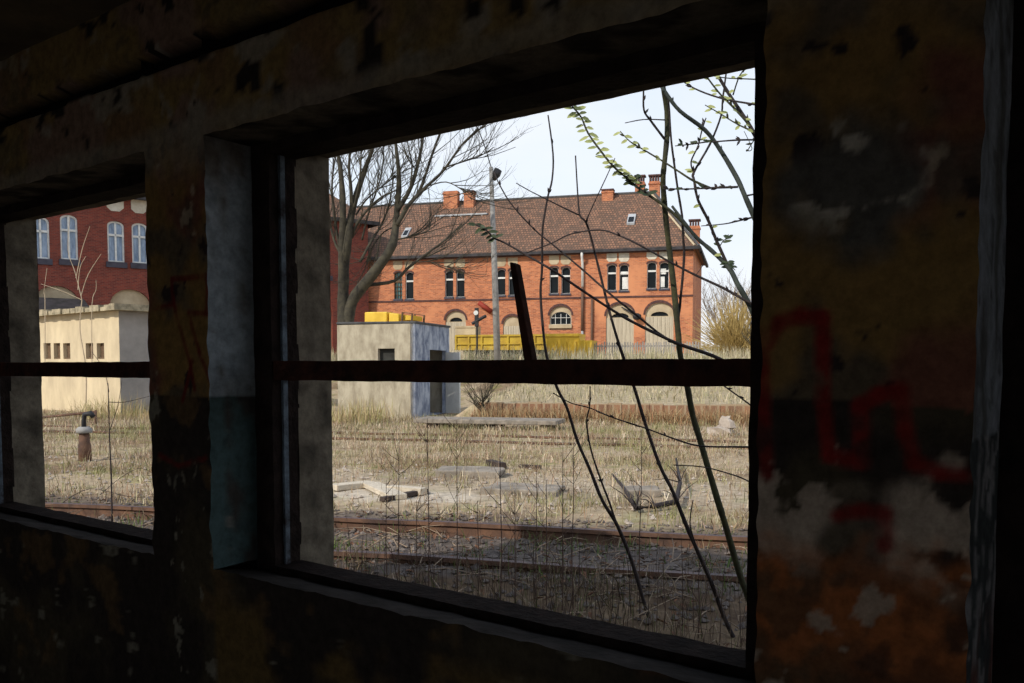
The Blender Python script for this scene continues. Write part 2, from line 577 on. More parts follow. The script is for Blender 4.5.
def face_colour(x, z):
    zr = z - EYE
    n1 = nz(x, z, 2.6, 1.0)
    n2 = nz(x, z, 5.0, 7.0)
    n3 = nz(x, z, 11.0, 13.0)
    ln = DADO + 0.012 * n2 - (0.03 if x < -1.5 else -0.0)
    if z > ln:
        c = (0.17, 0.105, 0.036)
        c = mixc(c, (0.13, 0.055, 0.035), sst(0.0, 0.35, n1))
        c = mixc(c, (0.065, 0.055, 0.042), sst(0.05, 0.5, n2) * 0.8)
        c = mixc(c, (0.30, 0.24, 0.17), sst(0.52, 0.62, n3 * 0.7 + n1 * 0.5) * 0.7)
        c = mixc(c, (0.03, 0.022, 0.02), sst(0.42, 0.5, -n3 * 0.8 + n2 * 0.4))
        if zr > 0.64:
            c = mixc(c, (0.12, 0.09, 0.038), 0.6)
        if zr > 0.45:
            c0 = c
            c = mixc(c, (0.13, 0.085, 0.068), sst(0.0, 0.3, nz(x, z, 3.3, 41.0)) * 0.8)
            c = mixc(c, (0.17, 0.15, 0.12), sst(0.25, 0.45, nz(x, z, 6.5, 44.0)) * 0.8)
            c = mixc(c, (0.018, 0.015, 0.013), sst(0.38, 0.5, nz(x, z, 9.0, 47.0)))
            c = mixc(c, (0.15, 0.13, 0.10), 0.7 * sst(0.70, 0.66, zr + 0.02 * n2))  # light caught by the lintel's lower edge, painted as a paler strip
            c = mixc(c0, tuple(v * 1.35 for v in c), sst(0.50, 0.66, zr + 0.08 * n1))  # upper wall colour raised to make the room look brighter lit
        if abs(zr - 0.875 - 0.006 * noise.noise(Vector((x * 3, 0, 0)))) < 0.021:
            return (0.006, 0.005, 0.005)  # shade inside the groove, painted near black
        # scabbed patch on the right pier
        w = math.hypot((x + 0.42) / 0.12, (zr - 0.30) / 0.10)
        c = mixc(c, (0.075, 0.07, 0.06), sst(1.25, 0.7, w + n2 * 0.8))
        c = mixc(c, (0.30, 0.27, 0.22), sst(0.25, 0.42, n3) * sst(1.1, 0.6, w))
    else:
        dark = (0.028, 0.022, 0.018)
        beige = (0.30, 0.24, 0.185)
        rust = (0.25, 0.085, 0.028)
        c = mixc(dark, (0.05, 0.04, 0.025), sst(0, 0.4, n1))
        if x > -0.8:
            k = nz(x, z, 9.0, 3.0)
            a = sst(-0.16, -0.205, zr + 0.07 * k) * sst(-0.36, -0.30, zr + 0.05 * n2)
            a *= sst(0.25, -0.05, nz(x, z, 13, 9.0) - 0.15)
            a *= 0.15 + 0.85 * sst(0.03, 0.07, abs(x + 0.40) + 0.05 * k)
            r_ = sst(-0.26, -0.31, zr + 0.08 * n2) * sst(-0.62, -0.42, zr + 0.10 * k)
            c = mixc(c, beige, a)
            c = mixc(c, rust, r_ * (0.55 + 0.45 * sst(-0.2, 0.3, n3)) * (1 - 0.6 * sst(0.1, 0.3, k)))
            c = mixc(c, beige, sst(0.38, 0.46, nz(x, z, 10, 21.0)) * 0.8)
        else:
            c = mixc(c, (0.10, 0.062, 0.028), sst(0.28, 0.42, n2) * 0.7)
            c = mixc(c, (0.16, 0.145, 0.11), sst(0.46, 0.54, n3 * 0.8 + n1 * 0.2) * 0.9)
            if x > -2.15:
                c = mixc(c, (0.10, 0.066, 0.025), sst(0.1, 0.35, n1 + 0.25) * sst(-0.62, -0.70, zr))
    # red spray lines
    for s in STROKES:
        d = seg_d(x, z, s)
        wd = 0.0125 if x > -1.0 else 0.008
        if d < wd * 1.6:
            k = sst(wd * 1.6, wd * 0.4, d) * (0.9 - 0.6 * sst(0.1, 0.45, n3)) * (0.75 + 0.25 * sst(-0.2, 0.3, n2))
            c = mixc(c, (0.15, 0.013, 0.011) if x > -1 else (0.10, 0.013, 0.011), k)
    return c


def reveal_colour(q, z, pale=False):
    n2 = nz(q * 3 + 5, z, 4.0, 17.0)
    n3 = nz(q * 3 + 9, z, 13.0, 23.0)
    if pale:
        st = nz(q * 5, z * 1.2, 3.0, 31.0)
        if z > DADO - 0.05:
            c = mixc((0.46, 0.49, 0.53), (0.22, 0.22, 0.21), sst(-0.05, 0.5, st))
            return mixc(c, (0.16, 0.155, 0.15), sst(0.3, 0.6, n3) * 0.7)
        c = mixc((0.10, 0.11, 0.11), (0.42, 0.40, 0.40), sst(0.0, 0.25, n3 * 0.8 + n2 * 0.6))
        return mixc(c, (0.26, 0.12, 0.10), sst(DADO - 0.30, DADO - 0.45, z) * sst(-0.1, 0.3, st))
    if z > DADO - 0.03:
        c = mixc((0.24, 0.27, 0.29), (0.17, 0.18, 0.18), sst(0.0, 0.6, n2))
        c = mixc(c, (0.13, 0.12, 0.11), sst(0.35, 0.7, n3) * 0.7)
        c = mixc(c, (0.10, 0.08, 0.06), sst(EYE + 0.44, EYE + 0.62, z + 0.1 * n2) * 0.8)
    else:
        c = mixc((0.055, 0.085, 0.085), (0.05, 0.045, 0.04), sst(0.0, 0.4, n2))
        c = mixc(c, (0.16, 0.15, 0.13), sst(0.6, 0.8, n3) * 0.7)
    return c


def lines(breaks):
    out = []
    for (a, b, st) in breaks:
        k = max(1, round((b - a) / st))
        out += [a + (b - a) * i / k for i in range(k)]
    out.append(breaks[-1][1])
    return out


def build_wall():
    xs = lines([(XL, -4.03, 0.03), (-4.03, -2.453, 0.022), (-2.453, -2.154, 0.0065), (-2.154, -0.566, 0.022), (-0.566, -0.24, 0.0065),
                (-0.24, 1.34, 0.03), (1.34, XR, 0.03)])
    zs = lines([(0, Z0 - 0.35, 0.02), (Z0 - 0.35, Z0, 0.008), (Z0, Z1, 0.008), (Z1, CEIL, 0.012)])
    V, Fc, C = [], [], []
    cache = {}

    def disp(p, edge):
        n = noise.noise_vector(p * 9.0) * 0.0035 + noise.noise_vector(p * 30) * 0.0012
        if edge:
            n = n + noise.noise_vector(p * 21.0) * 0.006
        return p + n

    def vert(p, col, edge=False):
        key = (round(p[0], 4), round(p[1], 4), round(p[2], 4), col is not None)
        if key in cache:
            return cache[key]
        V.append(disp(Vector(p), edge))
        C.append(col)
        cache[key] = len(V) - 1
        return cache[key]

    def inside(x, z):
        return z > Z0 and z < Z1 and any(a < x < b for a, b in OPEN)
    colc = {}
    for i in range(len(xs) - 1):
        for j in range(len(zs) - 1):
            if inside((xs[i] + xs[i + 1]) / 2, (zs[j] + zs[j + 1]) / 2):
                continue
            ids = []
            for (x, z) in ((xs[i], zs[j]), (xs[i + 1], zs[j]), (xs[i + 1], zs[j + 1]), (xs[i], zs[j + 1])):
                k = (round(x, 4), round(z, 4))
                if k not in colc:
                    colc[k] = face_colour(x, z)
                y = 0.0
                zr = z - EYE
                g = 0.875 + 0.006 * noise.noise(Vector((x * 3, 0, 0)))
                if abs(zr - g) < 0.02:
                    y = 0.045
                elif zr > g:
                    y = -0.012
                else:
                    y = -0.004 * max(0, nz(x, z, 5.0, 7.0))
                if abs(z - Z0) < 1e-4 or abs(z - Z1) < 1e-4 or any(abs(x - a) < 1e-4 or abs(x - b) < 1e-4 for a, b in OPEN):
                    y = 0.0
                    ed = True
                else:
                    ed = False
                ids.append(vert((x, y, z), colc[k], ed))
            Fc.append(tuple(ids))

    def grid(pf, us, vs, cf, flip=False):
        base = len(V)
        for u in us:
            for v in vs:
                p = Vector(pf(u, v))
                edge = abs(p.y) < 1e-6
                V.append(disp(p, edge))
                C.append(cf(p))
        nv = len(vs)
        for i in range(len(us) - 1):
            for j in range(nv - 1):
                q = (base + i * nv + j, base + (i + 1) * nv + j, base + (i + 1) * nv + j + 1, base + i * nv + j + 1)
                Fc.append(q[::-1] if flip else q)
    YS = [0.0, 0.02, 0.04, 0.06, 0.08, 0.10, 0.12, 0.14, 0.16]
    zz = [z for z in zs if Z0 - 1e-6 <= z <= Z1 + 1e-6]
    grey = lambda p: mixc((0.15, 0.13, 0.10) if p.z > EYE else (0.035, 0.03, 0.027), (0.04, 0.034, 0.03) if p.z > EYE else (0.02, 0.017, 0.015), sst(-0.2, 0.4, nz(p.x, p.y + p.z, 8, 5.0)))  # soffit colour made paler to stand in for light falling on it
    jamb = lambda p: mixc((0.17, 0.145, 0.11), (0.075, 0.064, 0.05), sst(-0.1, 0.5, nz(p.y * 2 + p.x, p.z, 9, 2.0)))
    for (a, b) in OPEN:
        ys = YS + ([0.18, 0.20, 0.22, 0.24, 0.26] if a > -1 else [])
        xx = [x for x in xs if a - 1e-6 <= x <= b + 1e-6]
        grid(lambda u, v: (a, u, v), ys, zz, lambda p: reveal_colour(p.y, p.z, p.x > -0.5), True)
        grid(lambda u, v: (b, u, v), ys, zz, lambda p: reveal_colour(p.y + 3, p.z))
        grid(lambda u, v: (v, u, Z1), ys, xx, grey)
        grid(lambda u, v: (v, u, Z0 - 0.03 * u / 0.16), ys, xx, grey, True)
        # outer half of the reveal, beyond the frame
        a2, b2 = a + STILE, b - STILE
        yo = [FY1 - 0.005, 0.30, 0.35, TH]
        zo = lines([(OZ0, OZ1, 0.03)])
        xo = lines([(a2, b2, 0.05)])
        grid(lambda u, v: (a2, u, v), yo, zo, jamb, True)
        grid(lambda u, v: (b2, u, v), yo, zo, jamb)
        grid(lambda u, v: (v, u, OZ1), yo, xo, jamb)
        grid(lambda u, v: (v, u, OZ0), yo, xo, jamb, True)
    # outer face with its openings, end and top faces
    outer = [(XL, TH, -0.1), (XR, TH, -0.1), (XR, TH, CEIL), (XL, TH, CEIL)]
    holes = [[(a + STILE, TH, OZ0), (b - STILE, TH, OZ0), (b - STILE, TH, OZ1), (a + STILE, TH, OZ1)] for a, b in OPEN]
    pl = [[Vector(p) for p in outer]] + [[Vector(p) for p in h] for h in holes]
    flat = [p for loop in pl for p in loop]
    o = len(V)
    for p in flat:
        V.append(p)
        C.append((0.40, 0.36, 0.29))
    for t in tessellate_polygon(pl):
        Fc.append((o + t[0], o + t[1], o + t[2]))
    # middle faces around each frame, so that the wall is solid between the two reveals
    for (a, b) in OPEN:
        for (x0, x1, z0, z1) in ((a, a + STILE, OZ0, OZ1), (b - STILE, b, OZ0, OZ1), (a, b, OZ1, Z1 + 0.1), (a, b, OZ0 - 0.1, OZ0)):
            o = len(V)
            ym = FY1 if a < -1 else 0.345
            for p in ((x0, ym, z0), (x1, ym, z0), (x1, ym, z1), (x0, ym, z1)):
                V.append(Vector(p))
                C.append((0.1, 0.09, 0.08))
            Fc.append((o, o + 1, o + 2, o + 3))
    me = bpy.data.meshes.new('wall_front')
    me.from_pydata([tuple(p) for p in V], [], Fc)
    at = me.attributes.new('paint', 'FLOAT_COLOR', 'POINT')
    arr = np.ones((len(V), 4), dtype=np.float32)
    arr[:, :3] = np.array([c if c else (0.1, 0.1, 0.1) for c in C], dtype=np.float32)
    at.data.foreach_set('color', arr.ravel())
    me.materials.append(M['plaster_paint'])
    me.polygons.foreach_set('use_smooth', [True] * len(me.polygons))
    me.update()
    ob = bpy.data.objects.new('wall_front', me)
    COL.objects.link(ob)
    return struct(ob, 'dark peeling plaster wall with three window openings and red spray lines', 'wall')


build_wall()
struct(MB().box(XL - 0.2, XR + 0.2, -ROOM_D - 0.2, TH, -0.14, 0.0).build('floor', 'interior_floor'), 'dark concrete floor of the derelict room', 'floor')
struct(MB().box(XL - 0.3, XR + 0.3, -ROOM_D - 0.3, TH + 0.75, CEIL, CEIL + 0.27).build('ceiling', 'interior_plaster'), 'dark stained ceiling slab above the window wall', 'ceiling')  # unseen outer overhang lengthened to stretch the building's shadow
bw = MB()
BO = [(-4.2, -2.7), (-1.5, 0.0)]        # two unseen openings added in the rear wall to brighten the room
bx = [XL - 0.2] + [v for o in BO for v in o] + [XR + 0.2]
for k in range(0, len(bx), 2):
    bw.box(bx[k], bx[k + 1], -ROOM_D - 0.2, -ROOM_D, 0, CEIL)
for (a, b) in BO:
    bw.box(a, b, -ROOM_D - 0.2, -ROOM_D, 0, 0.9)
    bw.box(a, b, -ROOM_D - 0.2, -ROOM_D, 2.3, CEIL)
struct(bw.build('wall_back', 'interior_plaster'), 'plaster rear wall with two unseen openings added to light the room', 'wall')
struct(MB().box(XL - 0.2, XL, -ROOM_D, TH, 0, CEIL).build('wall_left', 'interior_plaster'), 'plaster end wall at the far left', 'wall')
rw_ = MB()                               # end wall with one unseen opening, added for more daylight
rw_.box(XR, XR + 0.2, -ROOM_D, -3.0, 0, CEIL).box(XR, XR + 0.2, -1.4, TH, 0, CEIL).box(XR, XR + 0.2, -3.0, -1.4, 0, 0.9).box(XR, XR + 0.2, -3.0, -1.4, 2.3, CEIL)
struct(rw_.build('wall_right', 'interior_plaster'), 'plaster end wall at the right with one unseen opening added for light', 'wall')


def rough_bar(x0, x1, y0, y1, z0, z1, seed, n=24, amp=0.004, axis='x'):
    """weathered timber bar with chipped edges"""
    mb = MB()
    for i in range(n + 1):
        t = i / n
        for (q, r) in ((0, 0), (1, 0), (1, 1), (0, 1)):
            if axis == 'x':
                p = Vector((x0 + (x1 - x0) * t, y0 + (y1 - y0) * q, z0 + (z1 - z0) * r))
            else:
                p = Vector((x0 + (x1 - x0) * q, y0 + (y1 - y0) * r, z0 + (z1 - z0) * t))
            mb.v.append(p + noise.noise_vector(p * 14 + Vector((seed, 0, 0))) * amp)
    for i in range(n):
        for k in range(4):
            k2 = (k + 1) % 4
            mb.f.append((i * 4 + k, i * 4 + k2, (i + 1) * 4 + k2, (i + 1) * 4 + k))
    mb.f.append((3, 2, 1, 0))
    mb.f.append(tuple(n * 4 + k for k in range(4)))
    mb.mi = [0] * len(mb.f)
    return mb


WL = ['narrow left window opening with dark timber frame and no glass', 'wide middle window opening with dark timber frame and no glass',
      'boarded up window opening at the far right']
for i, (a, b) in enumerate(OPEN):
    w = thing('window_%d' % (i + 1), WL[i], 'window', ((a + b) / 2, FY0, Z0), kind='structure')
    f = MB()
    fz0, fz1 = EYE - 0.58, EYE + 0.60
    FY0, FY1 = (0.153, 0.25) if i < 2 else (0.25, 0.33)
    for q, (k, ax) in enumerate((((a, a + STILE, FY0, FY1, fz0 - 0.06, fz1 + 0.06), 'z'), ((b - STILE, b, FY0, FY1, fz0 - 0.06, fz1 + 0.06), 'z'),
                                 ((a + 0.05, b - 0.05, FY0, FY1, fz0 - 0.07, fz0), 'x'), ((a + 0.05, b - 0.05, FY0, FY1, fz1, fz1 + 0.07), 'x'))):
        g = rough_bar(*k, seed=i * 7 + q, n=40, amp=0.003, axis=ax)
        o = len(f.v)
        f.v += g.v
        f.f += [tuple(o + j for j in t) for t in g.f]
    f.mi = [0] * len(f.f)
    f.build('window_frame', 'dark_wood', w, world=True)
    if i < 2:
        bd = MB()
        bd.box(a + STILE - 0.003, a + STILE + 0.010, FY0 + 0.032, FY0 + 0.048, fz0, fz1)
        bd.build('glazing_bead', 'peeled_blue_paint', w, world=True)
        rough_bar(a + 0.06, b - 0.06, FY0 + 0.005, FY0 + 0.055, EYE - 0.040, EYE + 0.014, seed=30 + i, n=60, amp=0.0025).build('transom', 'rusty_iron', w, world=True)
        so = MB()
        so.quadbox([(a + STILE, FY1, OZ0 - 0.0), (b - STILE, FY1, OZ0), (b - STILE, TH + 0.05, OZ0 - 0.03), (a + STILE, TH + 0.05, OZ0 - 0.03),
                    (a + STILE, FY1, OZ0 + 0.035), (b - STILE, FY1, OZ0 + 0.035), (b - STILE, TH + 0.05, OZ0 + 0.0), (a + STILE, TH + 0.05, OZ0 + 0.0)])
        so.build('window_sill', 'dark_wood', w, world=True)
    if i == 1:
        # broken glazing bar still standing on the transom
        def fp(x, y):
            return P(x, y, (FY0 + 0.03 + 1.447) / ray(x, y).y)
        p0, p1 = fp(531, 362), fp(515, 262)
        gb = MB()
        dx = Vector((0.0115, 0, 0))
        dy = Vector((0, 0.012, 0))
        tp = Vector((0, 0, 0.006))
        gb.quadbox([p0 - dx - dy, p0 + dx - dy, p0 + dx + dy, p0 - dx + dy, p1 - dx * 0.72 - dy, p1 + dx * 0.72 - dy - tp, p1 + dx * 0.72 + dy - tp, p1 - dx * 0.72 + dy])
        gb.build('broken_glazing_bar', 'rusty_iron', w, world=True, bevel=0.003)
    if i == 2:
        for k in range(6):
            zb = fz0 + (fz1 - fz0) * k / 6
            rough_bar(a + 0.02, b - 0.02, FY1 - 0.075, FY1 - 0.05, zb + 0.002, zb + (fz1 - fz0) / 6 - 0.002, seed=60 + k, n=20, amp=0.002).build('board', 'dark_timber', w, world=True)

FY0, FY1 = 0.153, 0.25

# ------------------------------------------------------------------ the ground outside
rng = random.Random(5)
nrs = np.random.RandomState(11)


SAND = GP(388, 495)


def ground_colour(p):
    e, s = toES(p)
    n1 = noise.fractal(Vector((p[0] * 0.5, p[1] * 0.5, 3)), 0.8, 2, 5)
    n2 = noise.fractal(Vector((p[0] * 1.7, p[1] * 1.7, 8)), 0.8, 2, 4)
    straw = (0.36, 0.28, 0.185)
    brown = (0.21, 0.145, 0.09)
    green = (0.20, 0.20, 0.06)
    stone = (0.11, 0.088, 0.074)
    c = mixc(straw, brown, sst(0.0, 0.5, n1))
    c = mixc(c, green, sst(0.15, 0.5, n2) * 0.55)
    c = mixc(stone, c, sst(8.0, 9.0, s + n2 * 0.4))
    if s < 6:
        c = mixc((0.085, 0.056, 0.036), (0.15, 0.105, 0.065), sst(-0.2, 0.4, n2))  # ground colour darkened here to deepen the building's shade
    c = mixc(c, (0.40, 0.345, 0.27), sst(9.3, 9.9, s + n2) * (1 - sst(11.5, 12.6, s + n2)) * sst(-9, -4, e + 2 * n1) * 0.35)
    ce, cs = toES(SAND)
    w = math.hypot((e - ce) / 1.3, (s - cs) / 0.6)
    c = mixc(c, (0.46, 0.395, 0.31), sst(1.1, 0.6, w + 0.35 * n2))
    if s > 24.5 and e > -8:
        c = mixc(c, (0.40, 0.335, 0.22), 0.6)
    return c


def build_ground():
    es = lines([(-320, -60, 20), (-60, -24, 2.0), (-24, 14, 0.16), (14, 60, 2.0), (60, 320, 20)])
    ss = lines([(-12, -2, 1.0), (-2, 3, 0.25), (3, 13, 0.10), (13, 24.4, 0.2), (24.4, 24.8, 0.05), (24.8, 60, 0.5), (60, 400, 20)])
    V, C = [], []
    for e in es:
        for s in ss:
            q = ES(e, s)
            z = terrain(q)
            if q.y < TH + 0.02 and XL - 0.3 < q.x < XR + 0.3 and q.y > -ROOM_D - 0.4:
                z = -0.2
            if -24 < e < 14 and 3 < s < 24:
                z += 0.012 * noise.noise(Vector((q.x * 6, q.y * 6, 0)))
            V.append((q.x, q.y, z))
            C.append(ground_colour(q))
    n = len(ss)
    Fc = [(i * n + j, (i + 1) * n + j, (i + 1) * n + j + 1, i * n + j + 1) for i in range(len(es) - 1) for j in range(n - 1)]
    me = bpy.data.meshes.new('ground')
    me.from_pydata(V, [], Fc)
    at = me.attributes.new('paint', 'FLOAT_COLOR', 'POINT')
    arr = np.ones((len(V), 4), dtype=np.float32)
    arr[:, :3] = np.array(C, dtype=np.float32)
    at.data.foreach_set('color', arr.ravel())
    me.materials.append(M['ground_earth'])
    me.polygons.foreach_set('use_smooth', [True] * len(me.polygons))
    me.update()
    ob = bpy.data.objects.new('ground', me)
    COL.objects.link(ob)
    struct(ob, 'dry grassy ground of the abandoned railway yard with gravel track bed', 'ground')


build_ground()


def scatter(n, e0, e1, s0, s1, dens=None, seed=1):
    r = np.random.RandomState(seed)
    out = []
    while len(out) < n:
        e, s = r.uniform(e0, e1), r.uniform(s0, s1)
        q = ES(e, s)
        if q.y < TH + 0.5:
            continue
        if dens is not None and r.rand() > dens(e, s, q):
            continue
        out.append(q)
    return out


def blades(name, pts, hmin, hmax, wid, lean, cols, label, cat, seed=1, mat_='dry_blades', kind='stuff', patch=False):
    r = np.random.RandomState(seed)
    n = len(pts)
    base = np.array([(p.x, p.y, terrain(p) - 0.01) for p in pts])
    h = r.uniform(hmin, hmax, n) * r.uniform(0.7, 1.0, n)
    an = r.uniform(0, 2 * np.pi, n)
    la = r.uniform(0, 2 * np.pi, n)
    ll = np.abs(r.normal(0, lean, n)) * h
    w = wid * r.uniform(0.6, 1.3, n)
    side = np.stack([np.cos(an) * w, np.sin(an) * w, np.zeros(n)], 1)
    ld = np.stack([np.cos(la) * ll, np.sin(la) * ll, np.zeros(n)], 1)
    up = np.stack([np.zeros(n), np.zeros(n), h], 1)
    mid = base + ld * 0.3 + up * 0.55
    tip = base + ld + up * np.sqrt(np.clip(1 - (ll / h) ** 2 * 0.5, 0.15, 1))[:, None]
    V = np.stack([base - side, base + side, mid + side * 0.75, mid - side * 0.75, tip], 1).reshape(-1, 3)
    idx = np.arange(n) * 5
    quads = np.stack([idx, idx + 1, idx + 2, idx + 3], 1)
    tris = np.stack([idx + 3, idx + 2, idx + 4], 1)
    me = bpy.data.meshes.new(name)
    me.vertices.add(len(V))
    me.vertices.foreach_set('co', V.astype(np.float32).ravel())
    loops = np.concatenate([quads.ravel(), tris.ravel()]).astype(np.int32)
    me.loops.add(len(loops))
    me.loops.foreach_set('vertex_index', loops)
    starts = np.concatenate([np.arange(n) * 4, n * 4 + np.arange(n) * 3]).astype(np.int32)
    me.polygons.add(2 * n)
    me.polygons.foreach_set('loop_start', starts)
    me.update(calc_edges=True)
    me.validate()
    cc = np.array(cols)
    ci = r.randint(0, len(cc), n)
    c = cc[ci] * r.uniform(0.7, 1.25, (n, 1))
    if patch:
        nn = np.array([noise.fractal(Vector((p.x * 0.55, p.y * 0.55, seed)), 0.8, 2, 3) for p in pts])
        n2 = np.array([noise.fractal(Vector((p.x * 1.6, p.y * 1.6, seed + 9)), 0.8, 2, 3) for p in pts])
        gk = np.clip((nn - 0.05) / 0.4, 0, 1)[:, None] * 0.75
        bk = np.clip((n2 - 0.05) / 0.4, 0, 1)[:, None] * 0.65
        c = c * (1 - gk) + np.array([[0.23, 0.24, 0.09]]) * r.uniform(0.7, 1.2, (n, 1)) * gk
        c = c * (1 - bk) + np.array([[0.25, 0.15, 0.10]]) * r.uniform(0.7, 1.3, (n, 1)) * bk
    arr = np.ones((n, 5, 4), dtype=np.float32)
    arr[:, :, :3] = c[:, None, :]
    at = me.attributes.new('paint', 'FLOAT_COLOR', 'POINT')
    at.data.foreach_set('color', arr.ravel())
    me.materials.append(M[mat_])
    ob = bpy.data.objects.new(name, me)
    COL.objects.link(ob)
    return tag(ob, label, cat, kind=kind)


STRAW = [(0.50, 0.405, 0.275), (0.42, 0.32, 0.215), (0.27, 0.185, 0.125), (0.60, 0.52, 0.39), (0.22, 0.22, 0.10), (0.36, 0.32, 0.18), (0.44, 0.31, 0.22)]


def d_field(e, s, q):
    n = noise.fractal(Vector((q.x * 0.8, q.y * 0.8, 5)), 0.8, 2, 3)
    k = 0.35 + 0.9 * max(-0.25, min(0.7, n))
    ce, cs = toES(SAND)
    if math.hypot((e - ce) / 1.5, (s - cs) / 0.8) < 1.0:
        k *= 0.12
    if s > 9.2 and s < 12.0 and e > -7:
        k *= 0.8
    return k


blades('dry_grass', scatter(52000, -22, 9, 8.3, 16.4, d_field, 2), 0.05, 0.22, 0.005, 0.9, STRAW,
       'short straw coloured dry grass covering the yard between the two tracks', 'grass', 3, patch=True)
blades('pale_dry_grass', scatter(42000, -26, 12, 16.4, 24.2, d_field, 4), 0.08, 0.28, 0.007, 0.7, STRAW,
       'pale dry grass on the far side of the second track before the low wall', 'grass', 5, patch=True)
blades('bank_grass', scatter(12000, -8, 16, 24.7, 42, None, 6), 0.12, 0.40, 0.014, 0.6,
       [(0.47, 0.40, 0.27), (0.40, 0.34, 0.22), (0.34, 0.31, 0.18)], 'pale dry grass on the raised bank above the low brick wall', 'grass', 7)
blades('russet_weeds', scatter(9000, -7.6, 13, 23.3, 24.3, lambda e, s, q: 0.5 + noise.noise(Vector((e * 0.9, s, 3))) + (0.3 if e < 0 else 0), 8), 0.2, 0.62, 0.009, 0.5,
       [(0.27, 0.14, 0.075), (0.34, 0.20, 0.10), (0.42, 0.32, 0.18), (0.36, 0.27, 0.15)], 'rust brown dead weeds along the foot of the low brick wall', 'weeds', 9)
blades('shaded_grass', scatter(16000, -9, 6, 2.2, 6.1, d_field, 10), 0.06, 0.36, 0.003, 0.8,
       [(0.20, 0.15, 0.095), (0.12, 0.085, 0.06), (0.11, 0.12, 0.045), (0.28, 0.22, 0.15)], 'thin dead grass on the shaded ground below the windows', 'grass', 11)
blades('track_weeds', scatter(5000, -14, 6, 5.9, 8.3, lambda e, s, q: 1.0 if noise.noise(Vector((q.x * 1.3, q.y * 1.3, 2))) > 0.1 else 0.08, 12), 0.04, 0.20, 0.004, 0.7,
       [(0.24, 0.18, 0.11), (0.09, 0.13, 0.04), (0.12, 0.17, 0.05), (0.16, 0.12, 0.075)], 'scattered weeds and green tufts growing in the near track bed', 'weeds', 13)
blades('tall_dry_weeds', scatter(7500, -24, 16, 40.5, 44, None, 14), 0.4, 1.0, 0.014, 0.35,
       [(0.52, 0.46, 0.33), (0.44, 0.38, 0.25), (0.38, 0.36, 0.2)], 'tall pale dead weeds in front of the brick station building', 'weeds', 15)
blades('hut_weeds', scatter(2600, -19, -9.6, 21.0, 24.0, lambda e, s, q: 0.3 + noise.noise(Vector((q.x, q.y, 9))), 16), 0.3, 0.9, 0.008, 0.35,
       [(0.46, 0.36, 0.2), (0.38, 0.28, 0.15), (0.36, 0.33, 0.14)], 'tall thin dead weeds growing around the foot of the two huts', 'weeds', 17)


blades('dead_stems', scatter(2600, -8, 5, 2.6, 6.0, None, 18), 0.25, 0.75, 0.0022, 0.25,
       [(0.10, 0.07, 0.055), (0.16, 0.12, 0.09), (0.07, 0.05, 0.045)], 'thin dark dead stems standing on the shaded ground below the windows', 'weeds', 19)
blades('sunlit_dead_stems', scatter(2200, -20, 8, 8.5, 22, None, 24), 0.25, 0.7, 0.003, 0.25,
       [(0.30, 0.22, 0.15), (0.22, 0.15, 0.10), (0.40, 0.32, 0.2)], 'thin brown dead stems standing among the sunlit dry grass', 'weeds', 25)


def stones_mb(n, e0, e1, s0, s1, r0, r1, seed, dens=None):
    mb = MB()
    r = random.Random(seed)
    for i, q in enumerate(scatter(n, e0, e1, s0, s1, dens, seed)):
        rad = r.uniform(r0, r1)
        o = len(mb.v)
        c = Vector((q.x, q.y, terrain(q) + rad * 0.25))
        sx, sy, sz = r.uniform(0.7, 1.3), r.uniform(0.7, 1.3), r.uniform(0.5, 0.9)
        a = r.uniform(0, 6.28)
        for d in ((1, 0, 0), (0, 1, 0), (-1, 0, 0), (0, -1, 0), (0.2, 0.1, 1), (0, 0, -1)):
            v = Vector(d) * rad * r.uniform(0.75, 1.15)
            v = Vector((v.x * sx, v.y * sy, v.z * sz))
            v.rotate(Matrix.Rotation(a, 3, 'Z'))
            mb.v.append(c + v)
        for t in ((0, 1, 4), (1, 2, 4), (2, 3, 4), (3, 0, 4), (1, 0, 5), (2, 1, 5), (3, 2, 5), (0, 3, 5)):
            mb.f.append(tuple(o + k for k in t))
    mb.mi = [0] * len(mb.f)
    return mb


tag(stones_mb(7000, -13, 5, 5.2, 8.6, 0.012, 0.04, 21).build('ballast', 'stone'), 'grey broken ballast stones lying in the near track bed', 'ballast', kind='stuff')
tag(stones_mb(1500, -14, 7, 8.4, 13, 0.012, 0.045, 22).build('gravel', 'pale_rock'), 'pale gravel and rubble scattered beyond the near track', 'gravel', kind='stuff')


def leaf_litter(n, e0, e1, s0, s1, seed):
    mb = MB()
    r = random.Random(seed)
    for q in scatter(n, e0, e1, s0, s1, None, seed):
        L = r.uniform(0.02, 0.05)
        a = r.uniform(0, 6.28)
        d = Vector((math.cos(a), math.sin(a), r.uniform(-0.3, 0.6)))
        s = Vector((-math.sin(a), math.cos(a), r.uniform(-0.4, 0.4))) * 0.45
        c = Vector((q.x, q.y, terrain(q) + 0.02))
        z = Vector((0, 0, 0.3 * L))
        o = len(mb.v)
        mb.v += [c - d * L, c + s * L + z, c + d * L, c - s * L + z]
        mb.f += [(o, o + 1, o + 2), (o, o + 2, o + 3)]
    mb.mi = [0] * len(mb.f)
    return mb


mat('dead_leaf', (0.22, 0.105, 0.055), (0.08, 0.045, 0.03), 9, 0.9)
tag(leaf_litter(2200, -9, 6, 2.2, 8.5, 31).build('dead_leaves', 'dead_leaf'), 'brown dead leaves strewn over the shaded ground and track', 'leaves', kind='stuff')
tag(leaf_litter(1200, -16, 8, 8.6, 24, 32).build('pale_leaves', 'pale_rock'), 'pale curled leaves lying in the sunlit dry grass', 'leaves', kind='stuff')


mat('litter_twig', (0.34, 0.25, 0.17), (0.12, 0.085, 0.06), 1.5, 0.9)


